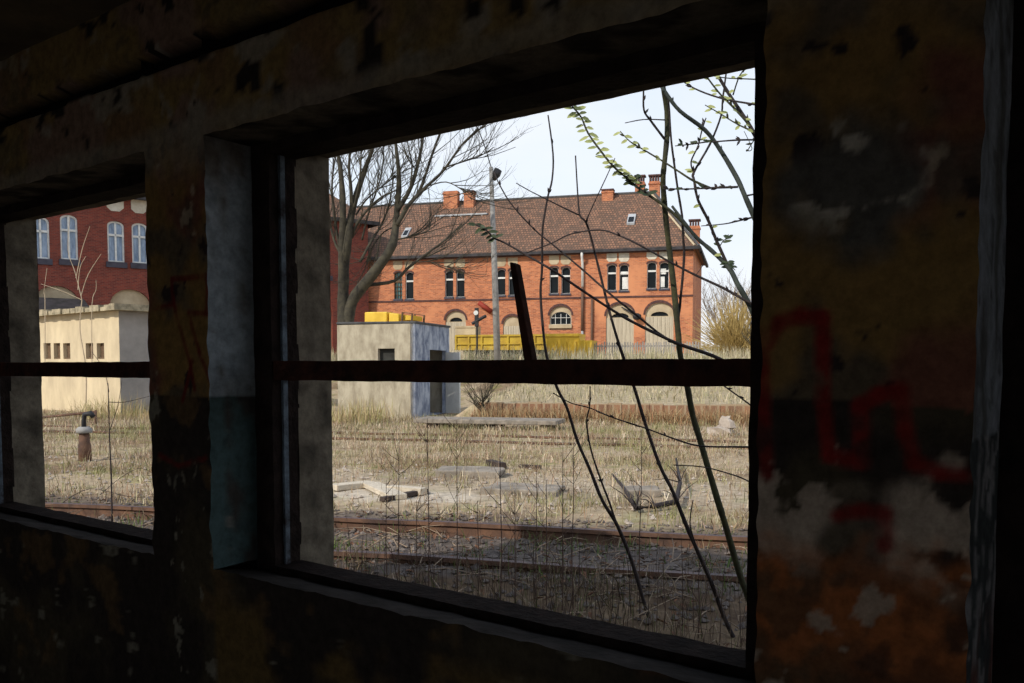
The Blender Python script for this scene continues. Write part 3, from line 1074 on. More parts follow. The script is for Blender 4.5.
def twig_litter(n, e0, e1, s0, s1, seed):
    mb = MB()
    r = random.Random(seed)
    for q in scatter(n, e0, e1, s0, s1, None, seed):
        L = r.uniform(0.1, 0.5)
        a = r.uniform(0, 6.28)
        p = Vector((q.x, q.y, terrain(q) + 0.03))
        d = Vector((math.cos(a), math.sin(a), r.uniform(-0.05, 0.25))) * L
        m = p + d * 0.5 + Vector((r.uniform(-.04, .04), r.uniform(-.04, .04), r.uniform(0, .04)))
        mb.tube([p, m, p + d], [0.005, 0.004, 0.002], 4)
    return mb


tag(twig_litter(850, -9, 6, 2.6, 8.4, 41).build('fallen_twigs', 'litter_twig'), 'thin fallen twigs lying across the ballast and shaded ground', 'twigs', kind='stuff')


# ------------------------------------------------------------------ railway tracks
def track(label, e0, e1, s_near, gauge, top, n_sleep, angle=0.0, bury=0.0):
    mid = ES(-2, s_near + gauge / 2, 0)
    t = thing('railway_track', label, 'railway track', (mid.x, mid.y, 0), TRK + angle)
    prof = [(-.035, 0), (.035, 0), (.035, -.035), (.009, -.05), (.009, -.115), (.06, -.13), (.06, -.14), (-.06, -.14), (-.06, -.13), (-.009, -.115),
            (-.009, -.05), (-.035, -.035)]
    for sgn in (-1, 1):
        mb = MB()
        K = 40
        for i in range(K + 1):
            x = e0 + (e1 - e0) * i / K + 2
            wob = 0.012 * math.sin(i * 0.9 + sgn) + 0.008 * math.sin(i * 2.3)
            for (py, pz) in prof:
                mb.v.append(Vector((x, sgn * gauge / 2 + py + wob, top + pz + 0.006 * math.sin(i * 1.3))))
        n = len(prof)
        for i in range(K):
            for k in range(n):
                k2 = (k + 1) % n
                mb.f.append((i * n + k2, i * n + k, (i + 1) * n + k, (i + 1) * n + k2))
                mb.mi.append(1 if k in (0,) else 0)
        mb.f.append(tuple(range(n)))
        mb.f.append(tuple(range(K * n + n - 1, K * n - 1, -1)))
        mb.mi += [0, 0]
        mb.build('rail', ['rail_rust', 'rail_head'], t)
    for i in range(n_sleep):
        x = e0 + 2 + (e1 - e0) * (i + 0.5) / n_sleep
        sm = MB()
        sm.box(x - 0.12, x + 0.12, -1.25, 1.25, top - 0.30, top - 0.137 + bury)
        sm.build('sleeper', 'sleeper_wood', t, bevel=0.015)
    return t


track('rusty railway track close to the windows, partly in the building shadow', -22, 9, 6.25, 1.44, 0.10, 46, bury=0.0)
track('half buried rusty railway track crossing the sunlit grass further away', -24, 11, 16.9, 1.44, 0.05, 44, angle=-0.01, bury=-0.08)


# ------------------------------------------------------------------ boxes in a frame of their own
def arch(cx, z0, z1, w, n=8, rise=None):
    """closed outline in X, Z with an arched top; goes counter-clockwise"""
    r = w / 2
    rise = r if rise is None else rise
    zc = z1 - rise
    pts = [(cx - r, z0), (cx + r, z0)]
    for i in range(n + 1):
        a = math.pi * i / n
        pts.append((cx + r * math.cos(a), zc + rise * math.sin(a)))
    return pts


def facade(mb, outer, holes, y0, depth):
    """front face (in X, Z at y0, seen from -y) with recessed openings"""
    pl = [[Vector((x, y0, z)) for x, z in outer]] + [[Vector((x, y0, z)) for x, z in h] for h in holes]
    flat = [p for l in pl for p in l]
    o = len(mb.v)
    mb.v += flat
    for t in tessellate_polygon(pl):
        a, b, c = (flat[i] for i in t)
        tri = (o + t[0], o + t[1], o + t[2])
        if (b - a).cross(c - a).y > 0:
            tri = tri[::-1]
        mb.f.append(tri)
        mb.mi.append(mb.cur)
    for h in holes:
        n = len(h)
        for i in range(n):
            (ax, az), (bx, bz) = h[i], h[(i + 1) % n]
            mb.poly([(ax, y0, az), (bx, y0, bz), (bx, y0 + depth, bz), (ax, y0 + depth, az)])
    return mb


def ring(mb, loop, y0, y1, t):
    """frame of width t just inside the outline"""
    cx = sum(p[0] for p in loop) / len(loop)
    xs = [p[0] for p in loop]
    zs = [p[1] for p in loop]
    cx = (min(xs) + max(xs)) / 2
    cz = (min(zs) + max(zs)) / 2
    kx = 1 - 2 * t / (max(xs) - min(xs))
    kz = 1 - 2 * t / (max(zs) - min(zs))
    inn = [(cx + (x - cx) * kx, cz + (z - cz) * kz) for x, z in loop]
    n = len(loop)
    for i in range(n):
        j = (i + 1) % n
        a, b, c, d = loop[i], loop[j], inn[j], inn[i]
        mb.quadbox([(a[0], y0, a[1]), (b[0], y0, b[1]), (b[0], y1, b[1]), (a[0], y1, a[1]),
                    (d[0], y0, d[1]), (c[0], y0, c[1]), (c[0], y1, c[1]), (d[0], y1, d[1])])
    return inn


class Facade:
    """a building front placed from a corner seen at image column cx, depth cd, turned by rot (world)"""

    def __init__(self, cx, cd, rot, basez):
        self.o = P(cx, HOR, cd)
        self.o.z = basez
        self.rot = rot
        self.ax = Vector((math.cos(rot), math.sin(rot), 0))
        self.nx = Vector((-math.sin(rot), math.cos(rot), 0))

    def loc(self, x, y):
        """local X and Z of the front plane seen at image x, y"""
        d = ray(x, y)
        k = (self.o - CAM).dot(self.nx) / d.dot(self.nx)
        q = CAM + d * k
        return (q - self.o).dot(self.ax), q.z - self.o.z


# ------------------------------------------------------------------ main brick building
MF = Facade(692, 55.0, TRK, 2.2)
main = thing('station_building', 'long orange brick railway building with hipped tiled roof across the tracks', 'building', MF.o, TRK)
ML = MF.loc(362, 300)[0] - 2.6        # left end, hidden by the wing
EAVE = MF.loc(692, 245.5)[1]
MDEP = 10.0
UP = [(398, 272, 299), (409.3, 272, 299), (449, 270.5, 297), (460.3, 270.5, 297), (501, 269, 295.2), (512.8, 269, 295.2), (554, 267, 293.5), (565.8, 267, 293.5),
      (611.8, 264.3, 290.5), (624, 264.3, 290.5), (651.8, 262, 288.5), (664.3, 262, 288.5)]
holes, wins = [], []
for (x, yt, yb) in UP:
    cx, z1 = MF.loc(x, yt)
    _, z0 = MF.loc(x, yb)
    h = arch(cx, z0, z1, 0.58, 6, 0.18)
    holes.append(h)
    wins.append((cx, z0, z1, h))
LOW = [(455.5, 311, 20.5, 'half'), (512, 316, 18, 'blind'), (560.5, 306, 22, 'glazed'), (620, 304, 28, 'blind'), (659.5, 302.5, 28.5, 'blind')]
lows = []
for (x, yt, wpx, kind) in LOW:
    cx, z1 = MF.loc(x, yt)
    x0 = MF.loc(x - wpx / 2, yt)[0]
    x1 = MF.loc(x + wpx / 2, yt)[0]
    z0 = MF.loc(x, 330 if kind == 'glazed' else 352)[1] if kind == 'glazed' else 0.0
    h = arch(cx, max(0.0, z0), z1, x1 - x0, 12, (x1 - x0) * 0.42)
    holes.append(h)
    lows.append((cx, max(0.0, z0), z1, x1 - x0, kind, h))
mb = MB()
facade(mb, [(ML, -0.8), (0, -0.8), (0, EAVE), (ML, EAVE)], holes, 0, 0.22)
mb.poly([(0, 0, -0.8), (0, MDEP, -0.8), (0, MDEP, EAVE), (0, 0, EAVE)])
mb.poly([(0, MDEP, -0.8), (ML, MDEP, -0.8), (ML, MDEP, EAVE), (0, MDEP, EAVE)])
mb.poly([(ML, MDEP, -0.8), (ML, 0, -0.8), (ML, 0, EAVE), (ML, MDEP, EAVE)])
mb.build('wall', 'orange_brick', main)
# roof
RH = 4.35
HIPX = 3.0
ov = 0.35
roof = MB()
A = (ML, -ov, EAVE - 0.12)
B = (ov, -ov, EAVE - 0.12)
C_ = (ov, MDEP + ov, EAVE - 0.12)
D = (ML, MDEP + ov, EAVE - 0.12)
R1 = (-HIPX, MDEP / 2, EAVE + RH)
R0 = (ML, MDEP / 2, EAVE + RH)
roof.poly([A, B, R1, R0]).poly([B, C_, R1]).poly([C_, D, R0, R1]).poly([D, A, R0])
roof.poly([A, D, C_, B])
roof.build('roof', 'roof_tile', main)
g = MB()
g.box(ML, ov + 0.1, -ov - 0.12, -ov + 0.05, EAVE - 0.27, EAVE - 0.08)
g.box(ov - 0.05, ov + 0.12, -ov, MDEP + ov, EAVE - 0.27, EAVE - 0.08)
g.build('gutter', 'gutter_dark', main)
g = MB()
g.box(ML, 0.02, -0.22, 0.0, EAVE - 0.32, EAVE - 0.13)
g.build('eaves_cornice', 'soot_brick', main)
g = MB()
g.tube([R0, R1], 0.10, 6)
g.tube([R1, (B[0], B[1], B[2] + 0.05)], 0.09, 6)
g.tube([R1, (C_[0], C_[1], C_[2] + 0.05)], 0.09, 6)
g.build('ridge_tiles', 'white_plaster' if False else 'roof_felt', main)
hl = MB()
v0, v1 = Vector(R1), Vector((B[0], B[1], B[2] + 0.05))
hl.tube([v0 + Vector((-0.22, -0.1, -0.02)), v1 + Vector((-0.25, 0.0, 0.03))], 0.07, 5)
hl.build('hip_mortar', 'cream_plaster', main)
g = MB()
g.box(ML, 0.03, -0.05, 0.0, MF.loc(560, 299)[1], MF.loc(560, 297.3)[1])
g.build('string_course', 'soot_brick', main)
# upper windows with plaster fields above
for i, (cx, z0, z1, h) in enumerate(wins):
    f = MB()
    inn = ring(f, h, 0.12, 0.17, 0.032)
    zt = z0 + (z1 - z0) * 0.66
    f.box(cx - 0.27, cx + 0.27, 0.09, 0.16, zt - 0.05, zt + 0.06)
    if i == 0:
        for k in (-0.1, 0.1):
            f.box(cx + k - 0.015, cx + k + 0.015, 0.10, 0.15, z0, z1 - 0.1)
        for k in range(1, 6):
            zz = z0 + (z1 - z0) * k / 6.5
            f.box(cx - 0.27, cx + 0.27, 0.10, 0.15, zz - 0.015, zz + 0.015)
    fo = f.build('window', 'white_paint' if i else 'shutter_brown', main)
    p = MB()
    p.poly([(x, 0.18, z) for x, z in h])
    p.build('pane', 'green_glass' if i == 0 else 'dark_glass', fo)
    if i in (9, 11):
        b = MB()
        if i == 9:
            b.box(cx - 0.12, cx + 0.24, 0.12, 0.15, z0 + 0.1, z0 + 0.85)
            b.box(cx - 0.22, cx + 0.24, 0.12, 0.15, z0 + 1.0, z0 + 1.2)
        else:
            b.box(cx - 0.24, cx + 0.02, 0.12, 0.15, z0 + 0.1, z0 + 0.75)
            b.box(cx - 0.24, cx + 0.10, 0.12, 0.15, z0 + 0.9, z0 + 1.25)
        b.build('white_board', 'white_paint', fo)
    s = MB()
    s.box(cx - 0.34, cx + 0.34, -0.07, 0.16, z0 - 0.12, z0)
    s.build('window_sill', 'bluish_stone', main)
    hd = MB()
    loop = [(cx + (x - cx) * 1.22, z + 0.10) for x, z in h[2:]]
    inner = [(x, z) for x, z in h[2:]]
    for k in range(len(loop) - 1):
        a, b2, c, d = inner[k], inner[k + 1], loop[k + 1], loop[k]
        hd.quadbox([(a[0], -0.02, a[1]), (b2[0], -0.02, b2[1]), (b2[0], 0.03, b2[1]), (a[0], 0.03, a[1]),
                    (d[0], -0.02, d[1]), (c[0], -0.02, c[1]), (c[0], 0.03, c[1]), (d[0], 0.03, d[1])])
    hd.build('arch_course', 'soot_brick', main)
    pz = MB()
    zb, zt = z1 + 0.16, z1 + 0.74
    pz.prism([(cx - 0.33, -0.025, zt), (cx - 0.33, -0.025, zb + 0.15), (cx - 0.2, -0.025, zb), (cx + 0.2, -0.025, zb), (cx + 0.33, -0.025, zb + 0.15), (cx + 0.33, -0.025, zt)],
             (0, 0.03, 0))
    pz.build('plaster_field', 'white_plaster' if i > 7 else 'cream_plaster', main)
# ground floor arches
for (cx, z0, z1, w, kind, h) in lows:
    p = MB()
    spring = z1 - w * 0.42
    if kind == 'glazed':
        hin = arch(cx, z0 + 0.36, z1 - 0.36, w * 0.94, 10, w * 0.34)
        facade(p, h, [hin], 0.10, 0.12)
        p.build('plaster_arch', 'cream_plaster', main)
        f = MB()
        ring(f, hin, 0.14, 0.18, 0.025)
        for k in (-0.25, 0.0, 0.25):
            f.box(cx + k * w - 0.014, cx + k * w + 0.014, 0.12, 0.17, z0 + 0.35, z1 - 0.5)
        f.box(cx - w * 0.43, cx + w * 0.43, 0.12, 0.17, z0 + 0.78, z0 + 0.81)
        fo = f.build('window', 'white_paint', main)
        q = MB()
        q.poly([(x, 0.19, z) for x, z in hin])
        q.build('pane', 'dark_glass', fo)
        s = MB()
        s.box(cx - w * 0.52, cx + w * 0.52, -0.12, 0.1, z0 + 0.12, z0 + 0.36)
        s.build('window_sill', 'cream_plaster', main)
    else:
        slit = spring - (0.1 if kind == 'blind' else 0.1)
        hd_ = arch(cx, slit, slit + 0.28, w * 0.62, 8, 0.26)
        facade(p, [(x, max(z, slit - 0.05)) for x, z in h], [hd_] if w > 1.35 or kind == 'half' else [], 0.10, 0.15)
        p.build('plaster_arch', 'cream_plaster', main)
        q = MB()
        q.poly([(x, 0.24, z) for x, z in hd_])
        q.build('fanlight', 'dark_glass', main)
        b = MB()
        nb = 7
        for k in range(nb):
            xa = cx - w / 2 + w * k / nb
            b.box(xa + 0.006, xa + w / nb - 0.006, 0.07, 0.13, 0.0, slit - 0.04)
        b.build('boarded_door', 'beige_boards', main)
    c = MB()
    sc_ = 1 + 0.24 / w
    a_out = [(cx + (x - cx) * sc_, spring + (z - spring) * (1 + 0.16 / (z1 - spring))) for x, z in h[2:]]
    a_in = h[2:]
    for k in range(len(a_in) - 1):
        a, b2, cc, d = a_in[k], a_in[k + 1], a_out[k + 1], a_out[k]
        c.quadbox([(a[0], -0.03, a[1]), (b2[0], -0.03, b2[1]), (b2[0], 0.03, b2[1]), (a[0], 0.03, a[1]),
                   (d[0], -0.03, d[1]), (cc[0], -0.03, cc[1]), (cc[0], 0.03, cc[1]), (d[0], 0.03, d[1])])
    c.build('arch_course', 'soot_brick', main)


def roof_y(z):
    return (z - EAVE) / RH * (MDEP / 2)


def chimney(px0, px1, py_top, yloc, zbase, flues, dark_top, cap=False):
    """stack standing at local depth yloc between image columns"""
    res = []
    for px in (px0, px1):
        d = ray(px, py_top)
        k = ((MF.o - CAM).dot(MF.nx) + yloc) / d.dot(MF.nx)
        q = CAM + d * k
        res.append(((q - MF.o).dot(MF.ax), q.z))
    x0, x1 = res[0][0], res[1][0]
    z1 = res[0][1] - MF.o.z
    w = (x1 - x0)
    dp = 0.55
    m = MB()
    hd = 0.45 if dark_top else 0.0
    m.box(x0, x1, yloc - dp / 2, yloc + dp / 2, zbase, z1 - hd)
    m.box(x0 - 0.05, x1 + 0.05, yloc - dp / 2 - 0.05, yloc + dp / 2 + 0.05, z1 - hd - 0.22, z1 - hd - 0.12)
    c = m.build('chimney', 'orange_brick', main)
    t = MB()
    if flues:
        n = flues
        for k in range(n):
            xa = x0 + w * k / n
            t.box(xa + 0.02, xa + w / n - 0.05, yloc - dp / 2 + 0.02, yloc + dp / 2 - 0.02, z1 - hd - 0.04, z1)
        if dark_top:
            t.box(x0 - 0.05, x1 + 0.05, yloc - dp / 2 - 0.05, yloc + dp / 2 + 0.05, z1 - 0.1, z1)
        t.build('chimney_pots', 'soot_brick' if dark_top else 'orange_brick', c)
    else:
        t.box(x0 - 0.05, x1 + 0.05, yloc - dp / 2 - 0.05, yloc + dp / 2 + 0.05, z1 - 0.06, z1 + 0.04)
        t.build('chimney_cap', 'soot_brick', c)


chimney(444.5, 458.5, 192, 4.6, EAVE + 3.2, 4, False)
chimney(465, 474.5, 192, 4.6, EAVE + 3.2, 0, False)
chimney(602.5, 613.5, 190.5, 4.6, EAVE + 3.2, 0, False)
chimney(635.5, 645, 176, 5.3, EAVE + 3.4, 4, True)
chimney(649.5, 660, 175.5, 5.6, EAVE + 2.2, 4, True)
chimney(689.5, 700, 220, 7.0, EAVE - 0.2, 4, True)
# walkway board by the left chimneys, roof lights, drain pipes, lamps
wk = MB()
xa, xb = MF.loc(432, 217)[0] * 1.06, MF.loc(484, 217)[0] * 1.06
zz = EAVE + 3.15
wk.box(xa, xb, 3.35, 3.75, zz - 0.05, zz + 0.05)
for k in range(5):
    xx = xa + (xb - xa) * (k + 0.5) / 5
    wk.box(xx - 0.04, xx + 0.04, 3.4, 3.7, zz - 0.35, zz)
wk.build('roof_walkway', 'zinc', main)
for (px, yl, pyc, sz) in ((632, 2.6, 222, 0.5), (410, 2.6, 236, 0.42)):
    d = ray(px, pyc)
    k = ((MF.o - CAM).dot(MF.nx) + yl) / d.dot(MF.nx)
    q = CAM + d * k
    x = (q - MF.o).dot(MF.ax)
    z = q.z - MF.o.z
    yy = roof_y(z)
    sl = RH / (MDEP / 2)
    s = MB()
    s.quadbox([(x - sz / 2, yy - 0.45, z - 0.45 * sl + 0.02), (x + sz / 2, yy - 0.45, z - 0.45 * sl + 0.02), (x + sz / 2, yy + 0.45, z + 0.45 * sl + 0.02), (x - sz / 2, yy + 0.45, z + 0.45 * sl + 0.02),
               (x - sz / 2, yy - 0.5, z - 0.45 * sl + 0.22), (x + sz / 2, yy - 0.5, z - 0.45 * sl + 0.22), (x + sz / 2, yy + 0.4, z + 0.45 * sl + 0.16), (x - sz / 2, yy + 0.4, z + 0.45 * sl + 0.16)])
    so = s.build('roof_light', 'zinc', main)
    s = MB()
    s.quadbox([(x - sz * .36, yy - 0.42, z - 0.38 * sl + 0.20), (x + sz * .36, yy - 0.42, z - 0.38 * sl + 0.20), (x + sz * .36, yy + 0.1, z + 0.1 * sl + 0.19), (x - sz * .36, yy + 0.1, z + 0.1 * sl + 0.19),
               (x - sz * .36, yy - 0.42, z - 0.38 * sl + 0.24), (x + sz * .36, yy - 0.42, z - 0.38 * sl + 0.24), (x + sz * .36, yy + 0.1, z + 0.1 * sl + 0.23), (x - sz * .36, yy + 0.1, z + 0.1 * sl + 0.23)])
    s.build('pane', 'dark_glass', so)
x = MF.loc(582.8, 290)[0]
zs_ = MF.loc(582.8, 287)[1]
MB().tube([(x, -ov - 0.05, EAVE - 0.25), (x, -ov - 0.02, EAVE - 0.5), (x, -0.12, EAVE - 0.9), (x, -0.12, zs_)], 0.085, 8).build('drain_pipe', 'white_paint', main, smooth=True)
MB().tube([(x, -0.12, zs_), (x, -0.12, MF.loc(582, 331)[1])], 0.09, 8).build('drain_pipe', 'drain_brown', main, smooth=True)
MB().tube([(x, -0.12, MF.loc(582, 331)[1]), (x, -0.12, -0.3)], 0.08, 8).build('drain_pipe', 'zinc', main, smooth=True)
x = MF.loc(592.3, 290)[0]
MB().tube([(x, -0.1, MF.loc(592, 299)[1]), (x, -0.1, -0.3)], 0.075, 8).build('drain_pipe', 'drain_brown', main, smooth=True)
x0, zb = MF.loc(480, 303)
x1, zc = MF.loc(492, 312)
MB().tube([(x0, -0.3, zb), (x1, -0.15, zc)], 0.16, 8).build('red_wall_bracket', 'red_paint', main, smooth=True)
x0, zb = MF.loc(372, 312)
MB().tube([(x0 - 0.1, -0.3, zb), (x0 + 0.9, -0.15, zb - 0.7)], 0.14, 8).build('red_wall_bracket', 'red_paint', main, smooth=True)
x0, zb = MF.loc(636, 315)
lamp = MB()
lamp.tube([(x0 - 0.9, -0.05, zb + 0.5), (x0, -0.25, zb)], [0.05, 0.05], 6)
lamp.lump((x0 + 0.1, -0.3, zb - 0.12), 0.28, 3, 0.1, (10, 6), (1, 0.8, 0.8))
lamp.build('wall_lamp', 'black_iron', main)

# ------------------------------------------------------------------ red brick wing at the left
LROT = YAW + math.atan2(0.6, 0.8)      # its front recedes to the right
LF = Facade(38, 48.0, LROT, 1.2)
wing = thing('station_wing', 'dark red brick wing with tall arched windows at the left', 'building', LF.o, LROT)
LX0 = -9.0
LX1 = LF.loc(368, 250)[0]
LEAVE = LF.loc(368, 222)[1]
LW = [(40, 216.5, 258.5, 18), (68.5, 214.8, 259.5, 17.5), (115.5, 221, 262, 17), (139.5, 223, 263.2, 16)]
holes, ws = [], []
for (x, yt, yb, wp) in LW:
    cx, z1 = LF.loc(x, yt)
    z0 = LF.loc(x, yb)[1]
    wd = (LF.loc(x + wp / 2, yt)[0] - LF.loc(x - wp / 2, yt)[0])
    ws.append((cx, z0, z1, wd))
step = ws[2][0] - ws[0][0]
for k in (1, 2, 3):
    for q in (2, 3):
        c0 = ws[q]
        if c0[0] + step * k < LX1 - 1.5:
            ws.append((c0[0] + step * k, c0[1], c0[2], c0[3]))
for (cx, z0, z1, wd) in ws:
    holes.append(arch(cx, z0, z1, wd, 8, wd * 0.28))
arcs = []
for k in range(5):
    cx = (ws[0][0] + ws[1][0]) / 2 + step * k
    if cx > LX1 - 3:
        break
    zt = LF.loc(62, 286)[1]
    arcs.append((cx, zt))
    holes.append(arch(cx, 0.3, zt, 2.2, 12, 0.9))
mb = MB()
facade(mb, [(LX0, -1), (LX1, -1), (LX1, LEAVE), (LX0, LEAVE)], holes, 0, 0.25)
WD = 9.0
mb.poly([(LX1, 0, -1), (LX1, WD, -1), (LX1, WD, LEAVE), (LX1, 0, LEAVE)])
mb.poly([(LX0, WD, -1), (LX0, 0, -1), (LX0, 0, LEAVE), (LX0, WD, LEAVE)])
mb.poly([(LX1, WD, -1), (LX0, WD, -1), (LX0, WD, LEAVE), (LX1, WD, LEAVE)])
mb.build('wall', 'red_brick', wing)
for (cx, z0, z1, wd), h in zip(ws, holes):
    f = MB()
    ring(f, h, 0.10, 0.18, 0.09)
    zt = z0 + (z1 - z0) * 0.66
    f.box(cx - wd / 2, cx + wd / 2, 0.09, 0.17, zt - 0.06, zt + 0.06)
    f.box(cx - 0.05, cx + 0.05, 0.09, 0.17, z0, z1 - 0.05)
    fo = f.build('window', 'white_paint', wing)
    p = MB()
    p.poly([(x, 0.19, z) for x, z in h])
    p.build('pane', 'curtained_glass', fo)
    MB().box(cx - wd * 0.62, cx + wd * 0.62, -0.09, 0.2, z0 - 0.32, z0).build('window_sill', 'bluish_stone', wing)
    t = z1 + 0.55
    MB().prism([(cx - wd * .5, -0.03, t + 1.1), (cx - wd * .5, -0.03, t + 0.2), (cx - wd * .25, -0.03, t), (cx + wd * .25, -0.03, t), (cx + wd * .5, -0.03, t + 0.2), (cx + wd * .5, -0.03, t + 1.1)],
               (0, 0.05, 0)).build('plaster_field', 'white_plaster', wing)
for (cx, zt) in arcs:
    h = arch(cx, 0.3, zt, 2.2, 12, 0.9)
    MB().poly([(x, 0.2, z) for x, z in h]).build('plaster_arch', 'cream_plaster', wing)
r_ = MB()
o_ = 0.5
zE = LEAVE - 0.05
RHh = 4.0
pA, pB, pC, pD = (LX0 - o_, -o_, zE), (LX1 + o_, -o_, zE), (LX1 + o_, WD + o_, zE), (LX0 - o_, WD + o_, zE)
q1, q0 = (LX1 - 4.0, WD / 2, zE + RHh), (LX0 + 4.0, WD / 2, zE + RHh)
r_.poly([pA, pB, q1, q0]).poly([pB, pC, q1]).poly([pC, pD, q0, q1]).poly([pD, pA, q0]).poly([pA, pD, pC, pB])
r_.build('roof', 'roof_tile', wing)
g = MB()
g.box(LX0 - o_, LX1 + o_ + 0.1, -o_ - 0.12, -o_ + 0.06, zE - 0.2, zE + 0.04)
g.box(LX1 + o_ - 0.05, LX1 + o_ + 0.12, -o_, WD + o_, zE - 0.2, zE + 0.04)
g.build('gutter', 'gutter_dark', wing)
# lean-to roof at the foot of the wing
lt = MB()
x0, zt = LF.loc(30, 296)
x1, _ = LF.loc(84, 300)
lt.quadbox([(x0 - 2, -2.4, zt - 1.1), (x1, -2.4, zt - 1.1), (x1, 0, zt - 0.25), (x0 - 2, 0, zt - 0.25),
            (x0 - 2, -2.4, zt - 0.95), (x1, -2.4, zt - 0.95), (x1, 0, zt - 0.05), (x0 - 2, 0, zt - 0.05)])
lt.box(x0 - 1.8, x1 - 0.2, -2.2, 0.0, -1, zt - 1.05)
lt.build('lean_to', 'gutter_dark', wing)


# ------------------------------------------------------------------ small huts
def rot_thing(name, label, cat, p, rot, **k):
    return thing(name, label, cat, p, rot, **k)


# concrete hut; the side's bluish shade is put into its colour
hp = P(415, HOR, 26.0)
hp.z = 0.0
hut = rot_thing('concrete_hut', 'small concrete block hut with shaded peeling side coloured blue and open doorway', 'hut', hp, TRK)
HW, HD, HH = 2.5, 3.1, 2.80
wins_h = [[(-1.18, 1.5), (-0.64, 1.5), (-0.64, 2.07), (-1.18, 2.07)]]
m = MB()
facade(m, [(-HW, -0.2), (0, -0.2), (0, HH), (-HW, HH - 0.02)], wins_h, 0, 0.18)
m.poly([(-HW, HD, -0.2), (-HW, 0, -0.2), (-HW, 0, HH), (-HW, HD, HH)])
m.poly([(0, HD, -0.2), (-HW, HD, -0.2), (-HW, HD, HH), (0, HD, HH)])
m.build('wall', 'hut_concrete', hut)
MB().poly([(-1.18, 0.16, 1.5), (-0.64, 0.16, 1.5), (-0.64, 0.16, 2.07), (-1.18, 0.16, 2.07)]).build('window', 'dark_recess', hut)
sw = MB()
dy0, dy1, dz = 1.25, 2.8, 2.05
Hs = 2.80
for (a, b, z0, z1) in ((0, dy0, -0.2, Hs), (dy1, HD, -0.2, Hs), (dy0, dy1, dz, Hs)):
    sw.box(-0.15, 0.002, a, b, z0, z1)
sw.build('side_wall', 'hut_blue_shade_peeling', hut)
inn = MB()
inn.poly([(-1.1, dy0 - 0.2, 0), (-1.1, dy1 + 0.2, 0), (-1.1, dy1 + 0.2, 2.3), (-1.1, dy0 - 0.2, 2.3)])
inn.poly([(-1.1, dy0 - .2, 0.02), (0, dy0 - .2, 0.02), (0, dy1 + .2, 0.02), (-1.1, dy1 + .2, 0.02)])
inn.build('room_lining', 'hut_blue_shade_peeling', hut)
dd = MB()
dd.quadbox([(-0.02, dy1 - 0.03, 0.03), (0.55, dy1 - 0.32, 0.03), (0.57, dy1 - 0.27, 0.03), (0.0, dy1 + 0.02, 0.03),
            (-0.02, dy1 - 0.03, dz - 0.06), (0.55, dy1 - 0.32, dz - 0.06), (0.57, dy1 - 0.27, dz - 0.06), (0.0, dy1 + 0.02, dz - 0.06)])
dd.build('lit_patch_leaf', 'hut_lit_patch_white', hut)  # white leaf added in place of a sunlit patch in the doorway
rf = MB()
rf.box(-HW - 0.02, 0.04, -0.02, HD + 0.04, HH, HH + 0.07)
rf.build('roof', 'roof_felt', hut, bevel=0.02)

# long low slab right of the hut
q0, q1 = GP(398, 431), GP(556, 431)
slab_p = ES(toES(q0)[0], toES(q1)[1], 0)
SLL = toES(q1)[0] - toES(q0)[0]
slab = rot_thing('concrete_ramp', 'long low dark concrete slab lying in weeds right of the concrete hut', 'slab', slab_p, TRK)
MB().box(0, SLL, 0, 1.1, 0.13, 0.24).build('slab', 'slab_concrete', slab, bevel=0.02)
for x in (0.3, SLL * 0.5, SLL - 0.45):
    MB().box(x, x + 0.3, 0.15, 0.95, -0.1, 0.13).build('support', 'dark_timber', slab)

# ochre hut seen through the left window
op = P(120, HOR, 28.0)
op.z = 0
OR = YAW + math.atan2(-4.0, 4.9)
och = rot_thing('ochre_hut', 'ochre rendered hut with flat mossy slab roof seen through left window', 'hut', op, OR)
OW, OD, OH = 7.4, 4.2, 3.30
m = MB()


class _F:
    pass


OF = Facade(120, 28.0, OR, 0.0)
slits = []
for (xa, xb) in ((44, 50.5), (54, 60), (63.5, 70), (86, 93), (97, 104)):
    a0, zb = OF.loc(xa, 359)
    a1, zt = OF.loc(xb, 343)
    slits.append((a0, a1, zb, zt))
facade(m, [(-OW, -0.2), (0, -0.2), (0, OH), (-OW, OH)], [[(a, c), (b, c), (b, d), (a, d)] for a, b, c, d in slits], 0, 0.16)
m.poly([(-OW, OD, -0.2), (-OW, 0, -0.2), (-OW, 0, OH), (-OW, OD, OH)])
m.build('front_wall', 'ochre_render', och)
m = MB()
m.poly([(0, 0, -0.2), (0, OD, -0.2), (0, OD, OH), (0, 0, OH)])
m.poly([(0, OD, -0.2), (-OW, OD, -0.2), (-OW, OD, OH), (0, OD, OH)])
m.build('side_wall', 'grey_shaded_render_and_fence', och)  # shade on this side is painted in as grey
for (a, b, c, d) in slits:
    w = MB()
    w.poly([(a, 0.13, c), (b, 0.13, c), (b, 0.13, d), (a, 0.13, d)])
    w.box(a, b, 0.06, 0.12, c, c + 0.05)
    w.build('shuttered_window', 'shutter_brown', och)
rf = MB()
n = 24
for k in range(n):
    xa = -OW - 0.35 + (OW + 0.7) * k / n
    h_ = 0.17 + 0.03 * math.sin(k * 1.7) + 0.02 * math.sin(k * 4.1)
    rf.box(xa, xa + (OW + 0.7) / n, -0.30 - 0.03 * math.sin(k * 2.3), OD + 0.3, OH, OH + h_)
rf.build('roof', 'mossy_slab', och)

# ------------------------------------------------------------------ yellow railway vehicles
vp = ES(0, 46.0, 0)
we0 = toES(P(455, HOR, 47))[0]


def wag_loc(px, py, s):
    d = ray(px, py)
    k = s / d.dot(N_)
    q = CAM + d * k
    return toES(q)[0], q.z


